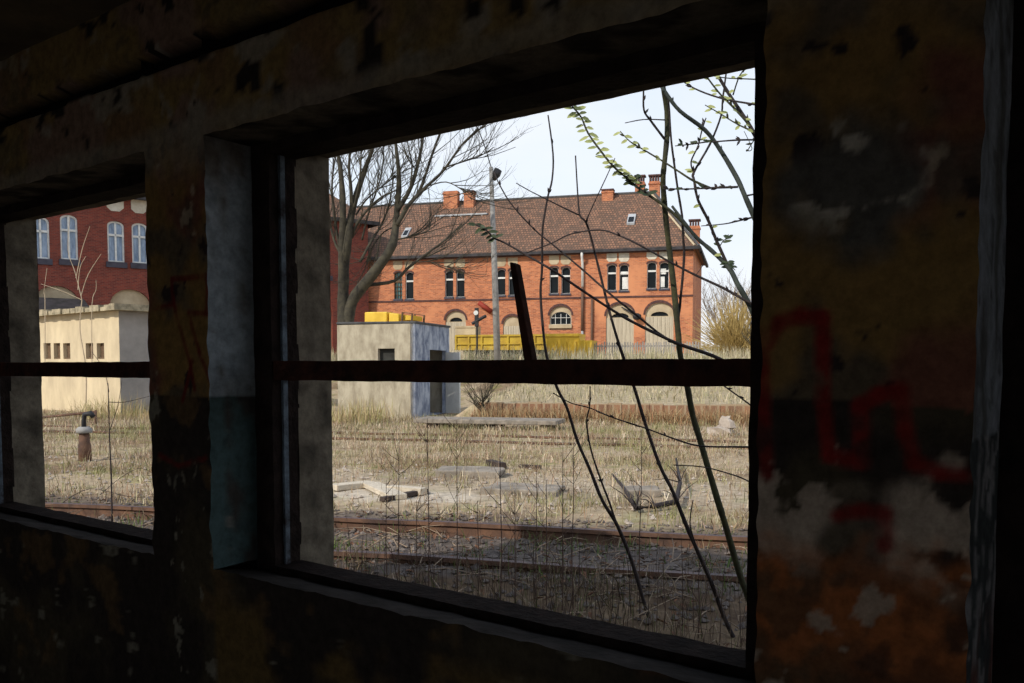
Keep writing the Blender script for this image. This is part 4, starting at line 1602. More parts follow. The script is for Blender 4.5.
SW = 46.0
e0, zt = wag_loc(456, 335, SW)
e1, _ = wag_loc(562, 335, SW)
_, zb = wag_loc(510, 350, SW)
gz = terrain(ES((e0 + e1) / 2, SW))
wg = thing('flat_wagon', 'long faded yellow railway wagon in front of the brick building', 'wagon', ES((e0 + e1) / 2, SW + 1.2, gz), TRK)
L = (e1 - e0) / 2
b = MB()
b.box(-L, L, -1.2, 1.2, zb - gz, zt - gz - 0.1)
b.box(-L - 0.03, L + 0.03, -1.28, 1.28, zt - gz - 0.1, zt - gz)
b.box(-L - 0.03, L + 0.03, -1.28, 1.28, zb - gz + 0.30, zb - gz + 0.36)
for k in range(9):
    x = -L + 2 * L * k / 8
    b.box(x - 0.05, x + 0.05, -1.27, 1.27, zb - gz, zt - gz - 0.1)
b.build('wagon_body', 'faded_yellow_paint', wg)
u = MB()
u.box(-L + 0.3, L - 0.3, -0.9, 0.9, zb - gz - 0.22, zb - gz)
u.build('underframe', 'black_iron', wg)
for x in (-L + 0.9, -L + 2.3, L - 2.3, L - 0.9):
    w = MB()
    w.tube([(x, -0.85, 0.0), (x, -0.70, 0.0)], 0.34, 14)
    w.tube([(x, 0.70, 0.0), (x, 0.85, 0.0)], 0.34, 14)
    w.tube([(x, -0.8, 0.0), (x, 0.8, 0.0)], 0.07, 8)
    w.v = [p + Vector((0, 0, 0.36)) for p in w.v]
    w.build('wheelset', 'black_iron', wg)
# bright yellow skip
e0, zt = wag_loc(545, 334, 44.6)
e1, _ = wag_loc(590, 334, 44.6)
_, zb = wag_loc(560, 352, 44.6)
gz = terrain(ES((e0 + e1) / 2, 44.6))
sk = thing('steel_skip', 'bright yellow steel container standing at right end of faded wagon', 'container', ES((e0 + e1) / 2, 45.0, gz), TRK)
L = (e1 - e0) / 2
b = MB()
zt -= gz
b.quadbox([(-L + 0.2, -0.5, 0), (L - 0.3, -0.5, 0), (L - 0.3, 0.9, 0), (-L + 0.2, 0.9, 0), (-L, -0.6, zt - 0.1), (L * 0.55, -0.6, zt - 0.1), (L * 0.55, 1.0, zt - 0.1), (-L, 1.0, zt - 0.1)])
b.quadbox([(L * 0.5, -0.5, 0), (L, -0.5, 0), (L, 0.9, 0), (L * 0.5, 0.9, 0), (L * 0.5, -0.6, zt - 0.35), (L + 0.15, -0.6, zt - 0.35), (L + 0.15, 1.0, zt - 0.35), (L * 0.5, 1.0, zt - 0.35)])
for k in range(5):
    x = -L * 0.9 + L * 1.7 * k / 4
    b.box(x - 0.05, x + 0.05, -0.66, -0.5, 0.02, zt - 0.4)
b.build('body', 'yellow_paint', sk)
MB().box(-L - 0.06, L * 0.58, -0.68, 1.06, zt - 0.14, zt).build('rim', 'yellow_paint', sk)
# pale crate on wagon
e0, zt = wag_loc(458, 326.5, 47.2)
e1, _ = wag_loc(478, 326.5, 47.2)
_, zb = wag_loc(468, 335, 47.2)
cr = thing('wooden_crate', 'pale open crate on the left end of the faded yellow wagon', 'crate', ES((e0 + e1) / 2, 47.2, zb), TRK)
L = (e1 - e0) / 2
b = MB()
h = zt - zb
b.box(-L, L, -0.5, 0.5, 0.0, 0.06)
for (x0, x1, y0, y1) in ((-L, L, -0.5, -0.44), (-L, L, 0.44, 0.5), (-L, -L + 0.06, -0.44, 0.44), (L - 0.06, L, -0.44, 0.44)):
    b.box(x0, x1, y0, y1, 0.06, h)
b.box(-L - 0.03, L + 0.03, -0.54, -0.5, h - 0.1, h)
b.build('crate_sides', 'cream_plaster', cr)
# yellow machine behind the concrete hut
SM = 44.0
e0, zt = wag_loc(364, 312, SM)
e1, _ = wag_loc(412, 312, SM)
gz = terrain(ES((e0 + e1) / 2, SM))
mc = thing('track_machine', 'bright yellow track machine showing above the concrete hut roof', 'vehicle', ES((e0 + e1) / 2, SM + 1, gz), TRK)
L = (e1 - e0) / 2
h = zt - gz
b = MB()
b.quadbox([(-L, -1, 1.0), (-L * 0.05, -1, 1.0), (-L * 0.05, 1, 1.0), (-L, 1, 1.0), (-L, -0.95, h), (-L * 0.05, -0.95, h), (-L * 0.05, 0.95, h), (-L, 0.95, h)])
b.quadbox([(L * 0.02, -1, 1.0), (L * 0.48, -1, 1.0), (L * 0.48, 1, 1.0), (L * 0.02, 1, 1.0), (L * 0.02, -0.95, h - 0.06), (L * 0.44, -0.95, h - 0.12), (L * 0.44, 0.95, h - 0.12), (L * 0.02, 0.95, h - 0.06)])
b.build('engine_cover', 'yellow_paint', mc, bevel=0.06)
b = MB()
b.box(-L, L, -1, 1, 0.55, 1.0)
for sy in (-0.9, 0.9):
    b.tube([(L * 0.5, sy, 1.0), (L * 0.58, sy, h - 0.05), (L * 0.98, sy, h - 0.12), (L * 0.9, sy, 1.0)], 0.06, 6)
    b.tube([(L * 0.5, sy, h * 0.75), (L * 0.95, sy, h * 0.75)], 0.05, 6)
b.build('chassis', 'shutter_brown', mc)
b = MB()
b.box(L * 0.55, L * 0.92, -0.8, 0.8, h - 0.45, h - 0.2)
b.build('cowl', 'yellow_paint', mc)
for x in (-L * 0.7, L * 0.7):
    w = MB()
    w.tube([(x, -0.95, 0.36), (x, -0.7, 0.36)], 0.38, 14).tube([(x, 0.7, 0.36), (x, 0.95, 0.36)], 0.38, 14).tube([(x, -0.8, 0.36), (x, 0.8, 0.36)], 0.06, 8)
    w.build('wheelset', 'black_iron', mc)
# small signal
se, zt = wag_loc(477, 309, 43)
gz = terrain(ES(se, 43))
sg = thing('track_signal', 'small dark track signal with white disc left of the tall pole', 'signal', ES(se, 43, gz), TRK)
MB().tube([(0, 0, -0.1), (0, 0, zt - gz)], 0.05, 8).build('post', 'black_iron', sg)
hz = zt - gz
MB().box(-0.10, 0.10, -0.12, 0.0, hz - 0.9, hz + 0.05).tube([(-0.25, -0.05, hz - 0.75), (0.5, -0.05, hz - 0.35)], 0.09, 6).build('signal_head', 'black_iron', sg, bevel=0.02)
MB().tube([(-0.02, -0.12, hz - 0.2), (-0.02, -0.15, hz - 0.2)], 0.12, 14).build('disc', 'white_paint', sg)

# tall pole with flood lamp
pd = 40.0
pp = P(498, HOR, pd)
pz = terrain(pp)
pole = thing('lamp_pole', 'tall grey concrete pole with flood lamp at its top', 'pole', (pp.x, pp.y, pz), 0)
tp = P(491, 167, pd)
MB().tube([(pp.x, pp.y, pz - 0.2), pp.lerp(tp, 0.5) + Vector((0, 0, (pz) * 0.0)), tp], [0.17, 0.14, 0.09], 10).build('shaft', 'pole_concrete', pole, world=True, smooth=True)
lp = P(497, 175, pd)
lm = MB()
lm.tube([P(491.5, 178, pd), P(494, 176.5, pd)], 0.03, 6)
lm.build('bracket', 'black_iron', pole, world=True)
lm = MB()
lm.tube([P(493.5, 180, pd), P(496, 174.5, pd), P(498.5, 169.5, pd)], [0.09, 0.20, 0.17], 8)
lm.build('flood_lamp', 'black_iron', pole, world=True, smooth=True)
wr = MB()
wr.tube([tp, P(486, 150, pd), P(478, 128, pd)], 0.025, 5)
wr.build('aerial_rod', 'black_iron', pole, world=True)

# low brick edge of the raised bank
rw = MB()
rp = ES(3, 24.5, 0)
for i in range(60):
    xa = -10.6 + 23 * i / 60
    rw.box(xa, xa + 23 / 60 - 0.012, -0.08, 0.10, -0.15, 0.50 + 0.02 * math.sin(i * 2.1) + 0.015 * math.sin(i * 5.3))
rwo = rw.build('retaining_wall', 'bank_brick')
rwo.location = rp
rwo.rotation_euler = (0, 0, TRK)
tag(rwo, 'low weathered brick edge wall holding back the raised grassy bank', 'wall')

# weathered picket fence below the building
fe0 = toES(P(588, HOR, 45))[0]
fe1 = toES(P(700, HOR, 45))[0]
FS = 45.2
fz = terrain(ES((fe0 + fe1) / 2, FS))
fn = thing('picket_fence', 'low grey weathered picket fence before the boarded doors', 'fence', ES(fe0, FS, fz), TRK)
FL = fe1 - fe0
MB().box(0, FL, 0.03, 0.08, 0.18, 0.25).box(0, FL, 0.03, 0.08, 0.62, 0.69).build('fence_rail', 'grey_shaded_render_and_fence', fn)
pr = random.Random(3)
NP = 42
for k in range(NP):
    x = FL * (k + 0.5) / NP
    h = 0.85 + pr.uniform(-0.08, 0.06)
    t = pr.uniform(-0.02, 0.02)
    MB().prism([(x - 0.035, 0, -0.1), (x + 0.035, 0, -0.1), (x + 0.035 + t, 0, h - 0.05), (x + t, 0, h), (x - 0.035 + t, 0, h - 0.05)], (0, 0.025, 0)).build('picket', 'grey_shaded_render_and_fence', fn)


# ------------------------------------------------------------------ yard debris
def slab_at(name, label, cat, px, py, L, Wd, H, rot, m, tilt=0.0, bev=0.015, seed=0, sink=0.4):
    p = GP(px, py)
    mb = MB()
    r = random.Random(seed)
    # chipped outline
    n = 5
    loop = []
    for (x0, y0, x1, y1) in ((-L / 2, -Wd / 2, L / 2, -Wd / 2), (L / 2, -Wd / 2, L / 2, Wd / 2), (L / 2, Wd / 2, -L / 2, Wd / 2), (-L / 2, Wd / 2, -L / 2, -Wd / 2)):
        for i in range(n):
            t = i / n
            j = min(L, Wd) * 0.07
            loop.append((x0 + (x1 - x0) * t + r.uniform(-j, j), y0 + (y1 - y0) * t + r.uniform(-j, j), -H * sink))
    mb.prism(loop, (0, 0, H))
    o = mb.build(name, m, bevel=bev)
    o.location = p
    o.rotation_euler = (tilt, 0, TRK + rot)
    return tag(o, label, cat)


slab_at('concrete_slab', 'broken grey concrete slab lying flat right of the loose planks', 'slab', 470, 476, 0.95, 0.5, 0.18, 0.05, 'slab_concrete', 0.03, seed=2)
slab_at('concrete_slab', 'flat pale grey concrete slab sunk in grass just beyond near track', 'slab', 524, 492, 0.9, 0.6, 0.10, -0.05, 'slab_concrete', 0.0, seed=3)
slab_at('concrete_slab', 'grey concrete chunk beside the curled dead root, right of middle', 'slab', 640, 496, 0.45, 0.3, 0.16, 0.3, 'slab_concrete', 0.05, seed=4)


def plank(label, a, b, w, h, m, name='timber_plank'):
    p0, p1 = GP(*a), GP(*b)
    c = (p0 + p1) / 2
    d = p1 - p0
    L = d.length / 2
    mb = MB()
    mb.box(-L, L, -w / 2, w / 2, 0.01, 0.01 + h)
    o = mb.build(name, m, bevel=0.006)
    o.location = c
    o.rotation_euler = (0, 0, math.atan2(d.y, d.x))
    return tag(o, label, 'plank')


plank('pale timber plank, leftmost of the loose planks beyond the track', (333, 491), (371, 487), 0.20, 0.07, 'pale_timber')
plank('pale timber plank lying slanted, middle of the loose planks', (371, 488), (398, 501), 0.22, 0.06, 'pale_timber')
plank('thin pale plank, upper right of the loose planks beyond the track', (390, 493), (424, 496), 0.14, 0.08, 'pale_timber')
plank('dark thin plank at the right end of the loose planks', (382, 503), (426, 494), 0.08, 0.05, 'dark_timber')
plank('dark short board lying on top edge of broken slab', (489, 466), (503, 469.5), 0.12, 0.10, 'dark_timber')
plank('thin dark board in the dry grass right of broken slab', (519, 468.5), (541, 469.5), 0.06, 0.05, 'dark_timber')

# pale broken block near the right
p = GP(722, 436)
bk = MB()
bk.lump((0, 0, 0.06), 0.34, 5, 0.7, (9, 6), (1.0, 0.7, 0.55))
bk.lump((0.05, 0.03, 0.26), 0.20, 9, 0.7, (8, 5), (1.0, 0.7, 0.9))
o = bk.build('broken_block', 'pale_rock')
o.location = p
tag(o, 'pale broken masonry lump at the right before the low brick wall', 'rubble')
# dead curled root
r0 = MB()
pts = [GP(612, 483), GP(624, 497), GP(636, 513), GP(655, 511), GP(676, 509), GP(680, 494), GP(676, 466)]
hs = [0.22, 0.13, 0.06, 0.10, 0.12, 0.16, 0.42]
hs2 = [0.12, 0.10, 0.05, 0.05, 0.08, 0.14, 0.12]
base = GP(650, 511)
qs = [Vector((q.x, q.y, h)) for q, h in zip(pts, hs2)]
rt = thing('dead_root', 'dark curled dead branch lying on the gravel right of middle', 'branch', base)
r0.tube(qs, [0.012, 0.02, 0.03, 0.032, 0.03, 0.024, 0.014], 6)
r0.build('limb', 'bark_dark', rt, world=True, smooth=True)
r1 = MB()
rr = random.Random(8)
for k in range(14):
    c = qs[rr.randrange(2, 6)]
    d = Vector((rr.uniform(-.3, .3), rr.uniform(-.3, .3), rr.uniform(-.02, .25)))
    r1.tube([c, c + d * 0.5 + Vector((0, 0, .03)), c + d], [0.008, 0.006, 0.002], 4)
r1.build('twigs', 'bark_dark', rt, world=True)

# pipe rail and stand pipe before the ochre hut
p0, p1 = P(30, 418.5, 24.5), P(95.5, 412, 23.5)
pr_ = thing('pipe_railing', 'rusty pipe railing with one post before the ochre hut', 'railing', (p1.x, p1.y, 0))
MB().tube([p0, p1], 0.035, 8).build('rail_pipe', 'rail_rust', pr_, world=True, smooth=True)
g1 = P(97, 440, 23.5)
MB().tube([p1 + Vector((0, 0, 0.05)), Vector((p1.x, p1.y, -0.1))], 0.035, 8).tube([p0, Vector((p0.x, p0.y, -0.1))], 0.035, 8).build('post', 'rail_rust', pr_, world=True, smooth=True)
hb = GP(85, 461)
hy = thing('stand_pipe', 'rusty stand pipe with pale collar and curved dark outlet before ochre hut', 'hydrant', hb)
MB().tube([(0, 0, -0.05), (0, 0, 0.25), (0, 0, 0.30), (0, 0, 0.48)], [0.10, 0.10, 0.085, 0.08], 12).build('barrel', 'rail_rust', hy, smooth=True)
MB().tube([(0, 0, 0.46), (0, 0, 0.52), (0, 0, 0.56)], [0.125, 0.125, 0.08], 12).build('collar', 'pole_concrete', hy, smooth=True)
MB().tube([(0, 0, 0.54), (-0.0, 0, 0.66), (0.03, 0.0, 0.76), (0.10, 0.06, 0.78), (0.14, 0.09, 0.72)], [0.04, 0.035, 0.04, 0.045, 0.04], 10).build('outlet', 'black_iron', hy, smooth=True)


# ------------------------------------------------------------------ saplings just outside the windows
def trace(pts, d0, d1=None, wob=0.0, seed=0):
    """world points along an image trace, depth running from d0 to d1 with a gentle sway"""
    d1 = d0 if d1 is None else d1
    n = len(pts)
    return [P(x, y, d0 + (d1 - d0) * i / max(1, n - 1) + wob * math.sin(i * 1.3 + seed)) for i, (x, y) in enumerate(pts)]


def smooth_path(pts, k=3):
    out = []
    n = len(pts)
    for i in range(n - 1):
        p0, p1, p2, p3 = pts[max(0, i - 1)], pts[i], pts[i + 1], pts[min(n - 1, i + 2)]
        for j in range(k):
            t = j / k
            out.append(0.5 * ((2 * p1) + (p2 - p0) * t + (2 * p0 - 5 * p1 + 4 * p2 - p3) * t * t + (3 * p1 - p0 - 3 * p2 + p3) * t ** 3))
    out.append(pts[-1])
    return out


THIN = 0.68                # overall slimness of the stems


def stem(mb, pts, r0, r1, n=7, knots=True, seed=1, root=False):
    if root:
        b = pts[0]
        gz_ = terrain(b)
        if b.z > gz_:
            pts = [Vector((b.x + (b.x - pts[1].x) * 0.15, b.y + (b.y - pts[1].y) * 0.15, gz_ - 0.05))] + pts
        else:
            pts = [Vector((b.x, b.y, gz_ - 0.05))] + pts
    sp = smooth_path(pts, 4)
    m = len(sp) - 1
    rr = random.Random(seed)
    rad = []
    for i in range(m + 1):
        t = i / m
        rad.append(THIN * (r0 + (r1 - r0) * t) * (1 + (0.16 * rr.random() if knots else 0)))
    mb.tube(sp, rad, n)
    return sp


def buds(mb, path, n, size, seed):
    """small pointed buds along a twig"""
    r = random.Random(seed)
    for k in range(n):
        i = r.randrange(1, len(path) - 1)
        p = path[i]
        d = (path[i] - path[i - 1]).normalized()
        s = Vector((r.uniform(-1, 1), r.uniform(-1, 1), r.uniform(-0.3, 1))).normalized()
        q = (d + s * 0.9).normalized() * size
        mb.tube([p, p + q * 0.5, p + q], [size * 0.14, size * 0.2, size * 0.03], 5)


def leaf(mb, p, d, L, w, up=Vector((0, 0, 1))):
    """small folded leaf"""
    d = d.normalized()
    s = d.cross(up)
    if s.length < 0.1:
        s = d.cross(Vector((1, 0, 0)))
    s.normalize()
    nrm = s.cross(d)
    o = len(mb.v)
    mb.v += [p, p + d * L * 0.35 + s * w + nrm * w * 0.3, p + d * L * 0.75 + s * w * 0.8 + nrm * w * 0.2, p + d * L,
             p + d * L * 0.75 - s * w * 0.8 + nrm * w * 0.2, p + d * L * 0.35 - s * w + nrm * w * 0.3, p + d * L * 0.4, p + d * L * 0.75]
    for t in ((0, 6, 1), (1, 6, 7, 2), (2, 7, 3), (0, 5, 6), (5, 4, 7, 6), (4, 3, 7)):
        mb.f.append(tuple(o + k for k in t))
        mb.mi.append(mb.cur)


def leaves_along(mb, path, n, L, w, seed, t0=0.0, t1=1.0):
    r = random.Random(seed)
    m = len(path) - 1
    for k in range(n):
        t = t0 + (t1 - t0) * (k + 0.5) / n
        i = min(m - 1, int(t * m))
        p = path[i].lerp(path[i + 1], t * m - i)
        d = (path[i + 1] - path[i]).normalized()
        side = R * (1 if k % 2 else -1) * r.uniform(0.6, 1.0) + Vector((0, 0, r.uniform(-0.25, 0.5))) + F * r.uniform(-0.5, 0.5)
        leaf(mb, p, side - d * 0.25, L * r.uniform(0.75, 1.2), w * r.uniform(0.8, 1.2), F * -1 + Vector((0, 0, 0.5)))


# sapling 1: left stem with the thin companion
dS1 = 5.25
s1 = [(653, 628), (644.5, 604), (632, 562), (617, 525), (602, 500), (590, 470), (577, 440), (567, 408), (556.7, 387), (547, 357.6), (543, 329), (540.5, 293), (542, 268),
      (542.5, 230), (547.5, 198), (552, 180), (553, 154), (548, 115)]
g0 = P(*s1[0], dS1)
sap = thing('bare_sapling', 'thin dark bare sapling, leftmost stem rising behind the transom', 'sapling', (g0.x, g0.y, terrain(g0)))
m = MB()
path = stem(m, trace(s1, dS1, 5.0, 0.03), 0.018, 0.006, seed=1, root=True)
buds(m, path, 14, 0.03, 3)
m.build('stem', 'bark_dark', sap, world=True, smooth=True)
m = MB()
path = stem(m, trace([(617, 526), (608.5, 500), (601.5, 482), (591, 450), (586.6, 422), (589.7, 406), (590, 386)], 5.15, 5.1), 0.010, 0.005, seed=2)
buds(m, path, 6, 0.03, 5)
m.build('side_branch', 'bark_dark', sap, world=True, smooth=True)
m = MB()
stem(m, trace([(553, 393), (571, 403), (590, 408), (614, 418), (640, 427)], 5.1, 5.1), 0.005, 0.004, seed=4)
m.build('side_branch', 'bark_dark', sap, world=True, smooth=True)

# sapling 2: middle stem with fork at the top
dS3 = 4.95
s3 = [(736, 643), (724, 617), (709, 577), (689, 532), (673, 492), (660, 466), (645.4, 424), (634, 387), (623, 356.6), (616.6, 336.6), (609, 310), (601, 277.6), (590, 234), (585, 221),
      (580, 215.5), (578, 198), (575.5, 155.6)]
g0 = P(*s3[0], dS3)
sap = thing('bare_sapling', 'dark bare sapling, middle of the three stems, forked against the roof', 'sapling', (g0.x, g0.y, terrain(g0)))
m = MB()
path = stem(m, trace(s3, dS3, 4.7, 0.03), 0.019, 0.005, seed=11, root=True)
buds(m, path, 12, 0.03, 13)
m.build('stem', 'bark_dark', sap, world=True, smooth=True)
m = MB()
stem(m, trace([(586, 221), (595, 201), (605, 180), (615, 158)], 4.72, 4.6), 0.005, 0.003, seed=12)
m.build('side_branch', 'bark_dark', sap, world=True, smooth=True)
m = MB()
p_ = stem(m, trace([(580, 215.5), (562, 207), (544, 198), (530, 191), (516, 183)], 4.72, 4.6), 0.006, 0.003, seed=13)
m.build('side_branch', 'bark_dark', sap, world=True, smooth=True)
m = MB()
stem(m, trace([(709, 577), (702, 560), (694, 540), (690, 522), (693, 500)], 4.9, 4.8), 0.008, 0.004, seed=14)
m.build('side_branch', 'bark_dark', sap, world=True, smooth=True)
m = MB()
stem(m, trace([(724, 617), (716, 592), (712, 580)], 4.95, 4.9), 0.009, 0.005, seed=15)
m.build('side_branch', 'bark_dark', sap, world=True, smooth=True)

# sapling 3: the greenish right-hand stem
dB1 = 5.0
b1 = [(757, 628), (751.5, 607), (739, 572), (725.4, 525), (717, 498), (701.5, 445), (692.7, 415), (687.4, 387), (680.4, 355.6), (678.5, 336.6), (673.8, 287), (668, 238), (664.6, 205),
      (663, 180), (664.6, 162), (667, 136), (666.7, 111), (663, 86), (659, 62)]
g0 = P(*b1[0], dB1)
sap = thing('bare_sapling', 'thick greenish bare sapling, rightmost of the three tall stems', 'sapling', (g0.x, g0.y, terrain(g0)))
m = MB()
path = stem(m, trace(b1, dB1, 4.6, 0.03), 0.027, 0.017, n=9, seed=21, root=True)
m.build('stem', 'bark_green', sap, world=True, smooth=True)
m = MB()
path = stem(m, trace([(678, 320), (680.4, 300), (684, 258), (683, 236), (682, 215.7), (678, 191), (674, 162.6), (671, 138), (669, 106), (667, 92)], 4.85, 4.6), 0.011, 0.006, seed=22)
buds(m, path, 10, 0.025, 23)
m.build('side_branch', 'bark_dark', sap, world=True, smooth=True)
m = MB()
path = stem(m, trace([(664.6, 139), (651, 121), (644, 110), (643.5, 90.5), (642, 70)], 4.65, 4.5), 0.009, 0.005, seed=24)
buds(m, path, 6, 0.03, 25)
m.build('side_branch', 'bark_dark', sap, world=True, smooth=True)
m = MB()
stem(m, trace([(665, 120), (644, 119.5), (625, 123)], 4.65, 4.6), 0.005, 0.003, seed=26)
m.build('side_branch', 'bark_dark', sap, world=True, smooth=True)

# big spreading willow rooted to the right of the window
dW = 4.4
g0 = P(806, 660, dW)
wil = thing('willow_shrub', 'spreading willow shrub with many budding branches rooted right of the window', 'shrub', (g0.x, g0.y, terrain(g0)))
root = Vector((g0.x, g0.y, terrain(g0) - 0.05))


def limb(px, d0, d1, r0, r1, m_, seed, nb=0, bs=0.03, name='branch', rooted=False, wob=0.03, leafn=0, leafmat='young_leaf', lt0=0.0, lt1=1.0, LL=0.045):
    m = MB()
    pts = trace(px, d0, d1, wob, seed)
    if rooted:
        pts = [root, root.lerp(pts[0], 0.45) + Vector((0.05, 0.03, 0.05))] + pts
    path = stem(m, pts, r0, r1, n=7, seed=seed)
    if nb:
        buds(m, path, nb, bs, seed + 1)
    o = m.build(name, m_, wil, world=True, smooth=True)
    if leafn:
        lm_ = MB()
        leaves_along(lm_, path, leafn, LL, LL * 0.22, seed + 2, lt0, lt1)
        lm_.build('leaves', leafmat, o, world=False)
        lo = COL.objects[-1] if False else None
        # leaves were traced in world space: move them into the shrub's frame
        inv = Matrix.LocRotScale(wil.location, wil.rotation_euler, None).inverted()
        for ch in o.children:
            ch.data.transform(inv)
    return path


limb([(800, 420), (775, 365), (760, 329), (750, 306), (738, 285), (729, 268), (712, 251), (697, 238), (684, 222), (672, 206)], 4.5, 4.7, 0.030, 0.010, 'bark_grey_green', 31, 10, rooted=True)
limb([(729, 268), (717, 242), (708.5, 221), (698, 200), (694, 180), (694, 172), (710, 144), (721, 116), (722.6, 100), (726, 74), (728, 55)], 4.6, 4.5, 0.012, 0.005, 'bark_dark', 32, 10, leafn=9, LL=0.04)
limb([(694, 173), (691, 162), (698, 146), (702, 130), (706, 118)], 4.55, 4.5, 0.006, 0.004, 'bark_dark', 33, 5, leafn=6, LL=0.04)
limb([(790, 300), (756, 221), (745, 196), (737, 178), (721, 151), (705, 130), (680, 111), (666, 93), (655, 76)], 4.4, 4.4, 0.022, 0.011, 'bark_grey_green', 34, 8, rooted=True)
limb([(785, 190), (756, 137), (747, 121), (731, 97), (717, 74), (708, 58)], 4.3, 4.3, 0.016, 0.010, 'bark_dark', 35, 6, rooted=True)
limb([(738, 187), (710, 188), (689, 189), (663, 189)], 4.4, 4.5, 0.008, 0.004, 'bark_dark', 36, 16, 0.035, leafn=6, leafmat='dark_leaf', LL=0.035)
limb([(745, 196), (775, 190)], 4.4, 4.35, 0.007, 0.005, 'bark_dark', 37, 2)
limb([(758, 216), (738, 221), (724, 224), (701, 226)], 4.4, 4.5, 0.007, 0.003, 'bark_dark', 38, 6)
limb([(712, 141), (693, 144), (675, 146)], 4.4, 4.4, 0.006, 0.003, 'bark_dark', 39, 5, leafn=6, leafmat='dark_leaf', LL=0.04)
limb([(770, 140), (740, 140), (712, 142)], 4.3, 4.4, 0.007, 0.005, 'bark_dark', 40, 5)
limb([(770, 107), (752, 104), (724, 99), (700, 91), (684, 82), (670, 70)], 4.2, 4.3, 0.007, 0.004, 'bark_dark', 41, 6, leafn=7, LL=0.035)
limb([(772, 142), (754, 132), (737, 124), (719, 113), (705, 105)], 4.25, 4.3, 0.007, 0.003, 'bark_green', 42, 4, leafn=10, LL=0.04)
limb([(752, 128), (735, 109), (721, 95), (707, 77), (698, 62)], 4.3, 4.3, 0.008, 0.004, 'bark_green', 43, 5, leafn=12, LL=0.04)
limb([(770, 80), (748, 79), (726, 78), (710, 75)], 4.2, 4.2, 0.005, 0.003, 'bark_green', 44, 4, leafn=6, LL=0.035)
limb([(756, 137), (748, 150), (752, 148), (744, 131)], 4.3, 4.3, 0.004, 0.002, 'bark_green', 45, 2)
limb([(733, 95), (740, 75), (750, 66), (760, 58)], 4.3, 4.2, 0.005, 0.003, 'bark_green', 46, 4, leafn=5, LL=0.035)
limb([(710, 188), (693, 180.5), (679.5, 172), (664, 162), (644, 150), (630, 141.5), (620, 131)], 4.45, 4.6, 0.009, 0.003, 'bark_green', 47, 4, leafn=9, lt0=0.5, LL=0.045)
limb([(697, 238), (672, 212), (650, 196), (637, 187), (627, 178), (613, 166), (600, 150), (588, 133), (581, 117), (572, 106), (562, 92)], 4.7, 4.6, 0.011, 0.005, 'bark_green', 48, 4, leafn=40, lt0=0.35, lt1=1.0, LL=0.055)
limb([(650, 196), (640, 189), (632, 181), (636, 176)], 4.7, 4.65, 0.005, 0.003, 'bark_dark', 49, 4, leafn=14, leafmat='dark_leaf', LL=0.05)
# arching canes
limb([(800, 430), (765, 388), (745, 372), (712, 355.6), (681, 345), (656.6, 334), (628, 319.5), (609, 308), (583, 291), (552, 270), (526, 255), (505, 243), (494, 238), (486, 230), (474, 224)],
     4.5, 4.7, 0.016, 0.005, 'bark_dark', 50, 8, rooted=True, leafn=12, leafmat='dark_leaf', lt0=0.86, LL=0.05, name='cane')
limb([(676, 344), (658.5, 333), (637.6, 316), (609, 293), (583, 270), (552, 244), (535, 230), (512, 205), (500, 185.5), (494, 172)], 4.6, 4.8, 0.009, 0.004, 'bark_dark', 51, 8, name='cane')
limb([(810, 345), (780, 318), (760, 308), (742, 298.5), (723, 288), (696.6, 275.7), (670, 262), (639.5, 245), (620, 236), (600, 230), (571, 234), (552, 243), (526, 253)], 4.5, 4.7, 0.013, 0.004, 'bark_dark', 52, 8,
     rooted=True, name='cane')
limb([(800, 470), (770, 449), (746, 447), (700, 446), (672, 438), (645, 428), (614, 418), (596, 411)], 4.5, 4.8, 0.010, 0.004, 'bark_dark', 53, 4, rooted=True, name='cane')
limb([(724, 386), (745, 401), (770, 420)], 4.6, 4.5, 0.005, 0.006, 'bark_dark', 54, 2, name='cane')
limb([(673, 465), (703, 467), (730, 474), (746, 480), (775, 495)], 4.7, 4.5, 0.004, 0.006, 'bark_dark', 55, 2, name='cane')
limb([(700, 248), (704, 262), (696, 275)], 4.65, 4.7, 0.003, 0.002, 'bark_dark', 56, 1)
limb([(720, 246), (724, 240), (731, 238)], 4.6, 4.6, 0.004, 0.002, 'bark_dark', 57, 1, leafn=5, leafmat='dark_leaf', LL=0.05)
limb([(729, 268), (727, 262), (735, 270)], 4.6, 4.6, 0.006, 0.003, 'bark_dark', 58, 1, leafn=7, leafmat='dark_leaf', LL=0.04)

